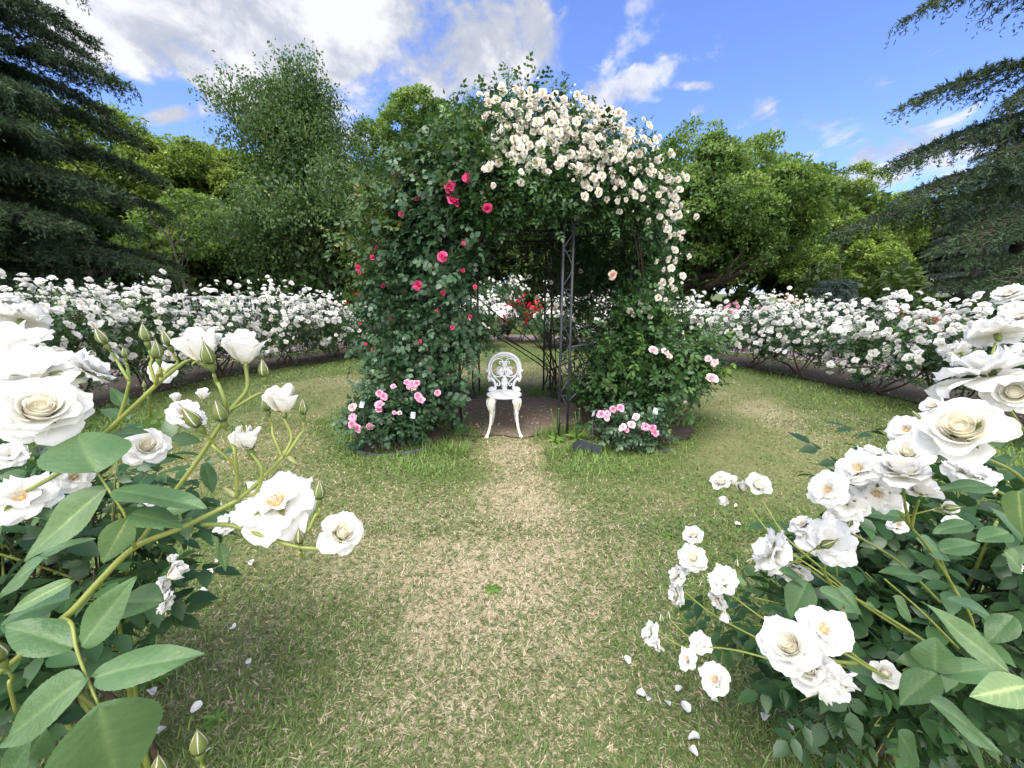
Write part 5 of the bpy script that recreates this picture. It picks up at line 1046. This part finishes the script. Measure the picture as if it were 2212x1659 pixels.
def grass():
    g=np.random.default_rng(12)
    def blades(n,x,y,ln,wd,lay,tone):
        a=g.uniform(0,6.28,n); d=np.stack([np.cos(a),np.sin(a)],1); up=g.uniform(.1,1,n)*lay
        b=np.stack([x,y,np.zeros(n)],1); t=np.stack([d[:,0]*ln*np.sqrt(1-up**2*.95),d[:,1]*ln*np.sqrt(1-up**2*.95),ln*up],1); s=np.stack([-d[:,1],d[:,0],np.zeros(n)],1)*wd[:,None]/2
        mid=b+t*[.5,.5,.72]; tip=b+t
        V=np.stack([b-s,b+s,mid+s*.8,mid-s*.8,tip],1).reshape(-1,3); o=np.arange(n)[:,None]*5
        return V,[o+np.array([[0,1,2,3]]),o+np.array([[3,2,4]])],np.repeat(tone,5)
    mb=MB()
    def zone(n,y0,y1,pw):
        u=g.uniform(0,1,n); y=(y0**pw+(y1**pw-y0**pw)*u)**(1/pw) if pw else y0*(y1/y0)**u; x=g.uniform(-1,1,n)*(1.42*y+.3); return x,y
    x,y=[np.concatenate(q) for q in zip(zone(150000,.75,2.4,0),zone(130000,2.2,4.6,0),zone(120000,4.2,10.5,0))]
    r_=np.hypot(x,y-5); gr=green(x,y); keep=(r_<5.72+.25*(vnoise(x,y,3,33)-.5))|((r_>7.1)&(r_<7.5))|((r_>9.15)&(r_<13)&(g.uniform(0,1,len(x))<.5)); keep&=(g.uniform(0,1,len(x))<np.clip(.40+.75*gr,.25,1)); keep&=g.uniform(0,1,len(x))>soil_mask(x,y)*.9
    x,y,gr=x[keep],y[keep],gr[keep]; n=len(x); tall=np.clip((gr-.75)*1.1,0,1)
    ln=g.uniform(.014,.052,n)*(1+1.1*tall)*(.85+.05*y); wd=g.uniform(.0026,.0054,n)*(.85+.2*y); straw=g.uniform(0,1,n)<np.clip(.62-.75*gr+.1,.04,.7)
    tone=np.where(straw,g.uniform(.0,.28,n),np.clip(.42+.34*gr+g.normal(0,.12,n),.34,1)); mb.add(*blades(n,x,y,ln,wd,np.where(straw,.35,.75),tone))
    # rank grass round the arbour bed edges and bushes
    n=15000; t=g.uniform(0,6.28,n); rr=g.normal(1.62,.10,n); x=rr*1.16*np.cos(t); y=4.75+rr*.76*np.sin(t); k=(np.abs(x+.05)>.36); x,y=x[k],y[k]
    n3=7000; t=g.uniform(0,6.28,n3); rr=g.normal(1.05,.09,n3); x=np.r_[x,rr*1.12*np.cos(t)]; y=np.r_[y,4.88+rr*.84*np.sin(t)]; k=(np.abs(x+.05)>.3); x,y=x[k],y[k]
    n2=9000; sx=g.choice([-1,1],n2); xx=sx*g.uniform(.75,2.6,n2); yy=g.uniform(.7,1.9,n2)-.1*np.abs(xx); x=np.r_[x,xx]; y=np.r_[y,yy]; n=len(x)
    mb.add(*blades(n,x,y,g.uniform(.04,.13,n)*np.where(y<2,.55,1),g.uniform(.004,.007,n)*np.where(y<2,.7,1),np.full(n,.95),np.clip(g.normal(.78,.15,n),.4,1)))
    mat=leafy('grass blades',[(0,(.58,.50,.36)),(.3,(.42,.36,.22)),(.36,(.11,.138,.052)),(.65,(.122,.172,.058)),(.85,(.135,.225,.055)),(1,(.2,.31,.08))],.6,.2,1.3,spec=.2)
    tag(mb.build('grass',mat),'short dry mown lawn grass with green tufts','grass',kind='stuff')
    # litter of pale petals and chips too many to count under the roses and arbour
    mb=MB(); n=1120; t=g.uniform(0,6.28,n); rr=np.r_[g.uniform(5.4,6.9,1000),np.zeros(120)]; x=rr*np.sin(t); y=5-rr*np.cos(t); x[1000:]=g.normal(.2,.55,120); y[1000:]=g.normal(4.7,.4,120)
    mb.add(*scatter(T_LO,np.stack([x,y,np.full(n,.032)+0*x],1),rand_dir(n,g)*[1,1,.1],g.normal(0,.25,(n,3))+[0,0,1],g.uniform(.015,.04,n),g.uniform(.3,1,n)))
    tag(mb.build('petal_litter',petalmat('litter',[(0,(.3,.22,.14)),(.5,(.62,.52,.4)),(1,(.8,.76,.7))])),'pale petal litter on the soil under the roses','petal litter',kind='stuff')
grass()
def weeds():
    g=np.random.default_rng(44)
    spec=[(1062,1278,.9,'lone dandelion rosette on the straw in the middle of the lawn',.085),(760,930+0,3.7,'weed with leafy rosette at the foot of the left arbour post',.16),(1000,935,3.75,'bright leafy weed tuft beside the left front arbour post',.2),(800,945,3.6,'light green weed with upright leaves before the low pink shrub',.2),(1245,950,3.7,'clump of yellow flecked weeds at the foot of the rusty arbour post',.22),
      (1200,955,3.65,'leafy weed at the edge of the worn patch near the rusty post',.17),(1440,1160,1.7,'flat dandelion rosette near the low right bloom clusters',.085),(2000,1600,.95,'broad leaved weed in shade under the right foreground bush',.12),(1830,1560,1.1,'small weed in shade under the right foreground bush nearest the fallen petals',.1),(330,1480,.95,'small weeds on the soil under the left foreground bush',.1),(470,1560,.95,'low weed by the lowest rose bud of the left foreground bush',.08),(1690,1480,1.35,'leafy weed in the grass below the open white bloom pair',.1)]
    for i,(x,y,d,lab,s) in enumerate(spec):
        s*=.62; p=at(x,y,d); ray=unit(p-np.array([0,0,CAMH])); p=np.array([0,0,CAMH])+ray*CAMH/-ray[2]; p[2]=0; root=empty('weed',p); tag(root,lab,'weed')
        n=9; mb=MB(); a=np.arange(n)*2.4+g.uniform(0,1); up=.25 if i in(0,6) else .75
        D=np.stack([np.cos(a),np.sin(a),g.uniform(.5,1.3,n)*up],1); mb.add(*scatter(leaf_mid(.34,.08,.4),np.tile(p+[0,0,.012],(n,1)),D,np.tile([0,0,1.],(n,1))+g.normal(0,.2,(n,3)),s*g.uniform(.7,1.2,n),g.uniform(.3,.9,n)))
        mb.build('leaf_rosette',M['weed'],root)
        if i in(2,3,4,5):
            for k in range(3):
                e=p+[g.uniform(-.1,.1),g.uniform(-.1,.1),g.uniform(.2,.36)]; mb=MB(); mb.add(*tube([p,(p+e)/2+[.01,0,0],e],.003,4)); V,F=lathe([(0,-.012),(.01,0),(.006,.012),(0,.016)],6,e); mb.add(V,F); mb.build('flower_stem',M['weed'],root)
weeds()
def petals():
    g=np.random.default_rng(45)
    spots=[(1354,1437),(1385,1510),(1398,1520),(1440,1531),(1543,1525),(1497,1605),(1495,1635),(1815,1535),(1702,1580),(1740,1590),(440,1285),(545,1222),(505,1365),(428,1540),(352,1590),(450,1635),(540,1440),(332,1505),(1370,968),(1385,975),(1405,978),(1592,1140),(545,1225),(470,1220),(455,1243),(1650,1560),(1480,1540),(890,945),(1590,1100),(1465,1500)]
    for i,(x,y) in enumerate(spots):
        ray=unit(at(x,y,1)-np.array([0,0,CAMH])); p=np.array([0,0,CAMH])+ray*CAMH/-ray[2]; p[2]=.03
        b=MB(); V,t,F=petal(.04,.018,70,100,0,g,nu=5,nv=5,cup=.6,ruffle=.08,r0=0); b.add(V-[.02,0,.008],F,.6+.4*t)
        o=link('fallen_petal',b.me('fallen_petal'),M['white'],None,p); o.rotation_euler=(g.uniform(-.5,.5),g.uniform(-.4,.4),g.uniform(0,6.28)); o.scale=(g.uniform(.7,1.1),)*3
        tag(o,'small curled white rose petal lying loose on the grass','petal','fallen white petals')
petals()
# ------------------------------------------------------------------ sky, light, camera
SUN_EL,SUN_AZ=R(64),R(-150)     # azimuth from +Y towards +X: behind the viewer, to the left
def world():
    w=bpy.data.worlds.new('World'); scene.world=w; w.use_nodes=True; nt=w.node_tree
    bg=nt.nodes['Background']; sky=N(nt,'ShaderNodeTexSky',sky_type='NISHITA'); sky.sun_disc=False; sky.sun_elevation=SUN_EL; sky.sun_rotation=SUN_AZ; sky.air_density=1.0; sky.dust_density=.6; sky.ozone_density=3.
    tc=N(nt,'ShaderNodeTexCoord'); V=tc.outputs['Generated']
    def math_(op,a,b=None,c=None):
        n=N(nt,'ShaderNodeMath',operation=op)
        for i,x in enumerate((a,b,c)):
            if x is None: continue
            if isinstance(x,(int,float)): n.inputs[i].default_value=x
            else: nt.links.new(x,n.inputs[i])
        return n.outputs[0]
    sep=N(nt,'ShaderNodeSeparateXYZ'); nt.links.new(V,sep.inputs[0]); X,Y,Z=sep.outputs
    yy=math_('MAXIMUM',Y,.08); U=math_('DIVIDE',X,yy); W=math_('DIVIDE',Z,yy)
    zz=math_('ADD',math_('MAXIMUM',Z,0),.38); cu=math_('DIVIDE',X,zz); cv=math_('DIVIDE',Y,zz)
    cb=N(nt,'ShaderNodeCombineXYZ'); nt.links.new(cu,cb.inputs[0]); nt.links.new(cv,cb.inputs[1])
    mp=N(nt,'ShaderNodeMapping'); mp.inputs['Rotation'].default_value=(0,0,.5); mp.inputs['Scale'].default_value=(1.,.8,1.); nt.links.new(cb.outputs[0],mp.inputs[0])
    n1=N(nt,'ShaderNodeTexNoise',i_Scale=2.2,i_Detail=9.,i_Roughness=.6,i_Distortion=.4); nt.links.new(mp.outputs[0],n1.inputs['Vector'])
    n2=N(nt,'ShaderNodeTexNoise',i_Scale=6.5,i_Detail=8.,i_Roughness=.6,i_Distortion=.3); nt.links.new(mp.outputs[0],n2.inputs['Vector'])
    n3=N(nt,'ShaderNodeTexNoise',i_Scale=10.,i_Detail=9.,i_Roughness=.62,i_Distortion=.5); nt.links.new(mp.outputs[0],n3.inputs['Vector'])
    def pt(px,py):
        dx=(px-1106)/860.2; dz=-(py-829.5)/860.2; y=CP+dz*SP; return dx/y,(-SP+dz*CP)/y
    def blob(px,py,rx,ry,rot=0.,soft=1.):
        u0,w0=pt(px,py); du=math_('SUBTRACT',U,u0); dw=math_('SUBTRACT',W,w0); c,s=math.cos(rot),math.sin(rot); k=1/860.
        a=math_('ADD',math_('MULTIPLY',du,c/(rx*k)),math_('MULTIPLY',dw,s/(rx*k))); b=math_('ADD',math_('MULTIPLY',du,-s/(ry*k)),math_('MULTIPLY',dw,c/(ry*k)))
        r2=math_('ADD',math_('MULTIPLY',a,a),math_('MULTIPLY',b,b)); return math_('POWER',2.718,math_('MULTIPLY',r2,-soft))
    big=None
    for bl in((640,-60,560,230,0.,1.),(1010,90,210,150,.3,1.),(270,40,230,110,-.3,1.),(640,170,300,50,.25,1.),(420,150,120,40,-.7,1.2),(370,250,90,30,.1,1.3),(1155,60,60,120,.4,1.)):
        b=blob(*bl); big=b if big is None else math_('MAXIMUM',big,b)
    small=None
    for px,py,rx,ry,rot,am in((1345,185,110,38,.35,1.),(1300,215,60,40,0,1),(1335,250,55,26,-.6,.8),(1120,100,90,60,.4,1.),(1495,184,42,12,.05,1.),(1495,243,26,14,.2,.75),(1310,125,26,22,0,.6),(1660,235,40,30,-.9,.62),(1672,290,16,45,.3,.5),(1905,190,60,26,-.4,.42),(1960,330,190,52,.3,1.),(1880,370,220,40,.1,.85),(1745,352,40,26,-.3,.95),(2100,330,180,60,.2,.8),(1800,290,160,40,-.2,.35),(1500,100,200,40,.3,.25)):
        b=math_('MULTIPLY',blob(px,py,rx,ry,rot),am); small=b if small is None else math_('MAXIMUM',small,b)
    def sstep(x,a,b):
        n=N(nt,'ShaderNodeMapRange',interpolation_type='SMOOTHSTEP'); n.inputs['From Min'].default_value=a; n.inputs['From Max'].default_value=b; nt.links.new(x,n.inputs['Value']); return n.outputs[0]
    mbig=sstep(math_('ADD',math_('MULTIPLY',math_('SUBTRACT',math_('ADD',math_('MULTIPLY',n1.outputs['Fac'],.6),math_('MULTIPLY',n2.outputs['Fac'],.4)),.5),3.4),big),.36,.74)
    msm=math_('MULTIPLY',sstep(math_('ADD',math_('MULTIPLY',math_('SUBTRACT',n3.outputs['Fac'],.5),2.6),small),.34,.95),.85)
    # added unseen cloud veil behind the viewer, brightened and warmed as soft fill light
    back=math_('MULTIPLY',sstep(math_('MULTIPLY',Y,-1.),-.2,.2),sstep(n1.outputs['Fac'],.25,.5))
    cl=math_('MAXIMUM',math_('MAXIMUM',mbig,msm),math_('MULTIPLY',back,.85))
    tint=N(nt,'ShaderNodeMix',data_type='RGBA',blend_type='MULTIPLY'); tint.inputs['Factor'].default_value=1; nt.links.new(sky.outputs[0],tint.inputs['A']); tint.inputs['B'].default_value=(*SKY_TINT,1)
    grey=ramp(nt,[(.38,(.66,.75,1.)),(.5,(.95,1.,1.12)),(.58,(1.5,1.5,1.54))],math_('ADD',math_('MULTIPLY',n2.outputs['Fac'],.6),math_('MULTIPLY',n1.outputs['Fac'],.45)))
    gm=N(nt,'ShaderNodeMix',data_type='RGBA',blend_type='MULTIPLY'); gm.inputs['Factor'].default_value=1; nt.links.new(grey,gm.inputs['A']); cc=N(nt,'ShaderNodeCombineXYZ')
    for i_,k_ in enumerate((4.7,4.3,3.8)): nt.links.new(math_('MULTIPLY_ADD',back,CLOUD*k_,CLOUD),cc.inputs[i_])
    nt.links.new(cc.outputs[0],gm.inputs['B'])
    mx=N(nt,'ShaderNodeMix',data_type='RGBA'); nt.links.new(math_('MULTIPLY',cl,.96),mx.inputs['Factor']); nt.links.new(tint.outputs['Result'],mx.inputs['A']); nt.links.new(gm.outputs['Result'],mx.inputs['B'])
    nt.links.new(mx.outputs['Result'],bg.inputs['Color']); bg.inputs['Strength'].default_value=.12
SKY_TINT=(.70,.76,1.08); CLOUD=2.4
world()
L=bpy.data.lights.new('sun','SUN'); L.energy=1.6; L.angle=R(30); L.color=(1,.95,.87); so=bpy.data.objects.new('sun',L); COL.objects.link(so)
d=Vector((math.sin(SUN_AZ)*math.cos(SUN_EL),math.cos(SUN_AZ)*math.cos(SUN_EL),math.sin(SUN_EL))); so.rotation_mode='QUATERNION'; so.rotation_quaternion=d.to_track_quat('Z','Y'); so.location=d*40
cam=bpy.data.cameras.new('camera'); co=bpy.data.objects.new('camera',cam); COL.objects.link(co); co.location=(0,0,CAMH); co.rotation_euler=(R(90)-PITCH,0,0); cam.sensor_width=36; cam.lens=14.; cam.clip_start=.02; cam.clip_end=2000; scene.camera=co
scene.view_settings.view_transform='Standard'; scene.view_settings.look='None'; scene.view_settings.exposure=1.22; scene.view_settings.gamma=1
scene.render.engine='CYCLES'; cy=scene.cycles; cy.max_bounces=7; cy.diffuse_bounces=3; cy.glossy_bounces=2; cy.transmission_bounces=4; cy.transparent_max_bounces=4; cy.use_denoising=True
try: cy.denoiser='OPENIMAGEDENOISE'
except Exception: pass
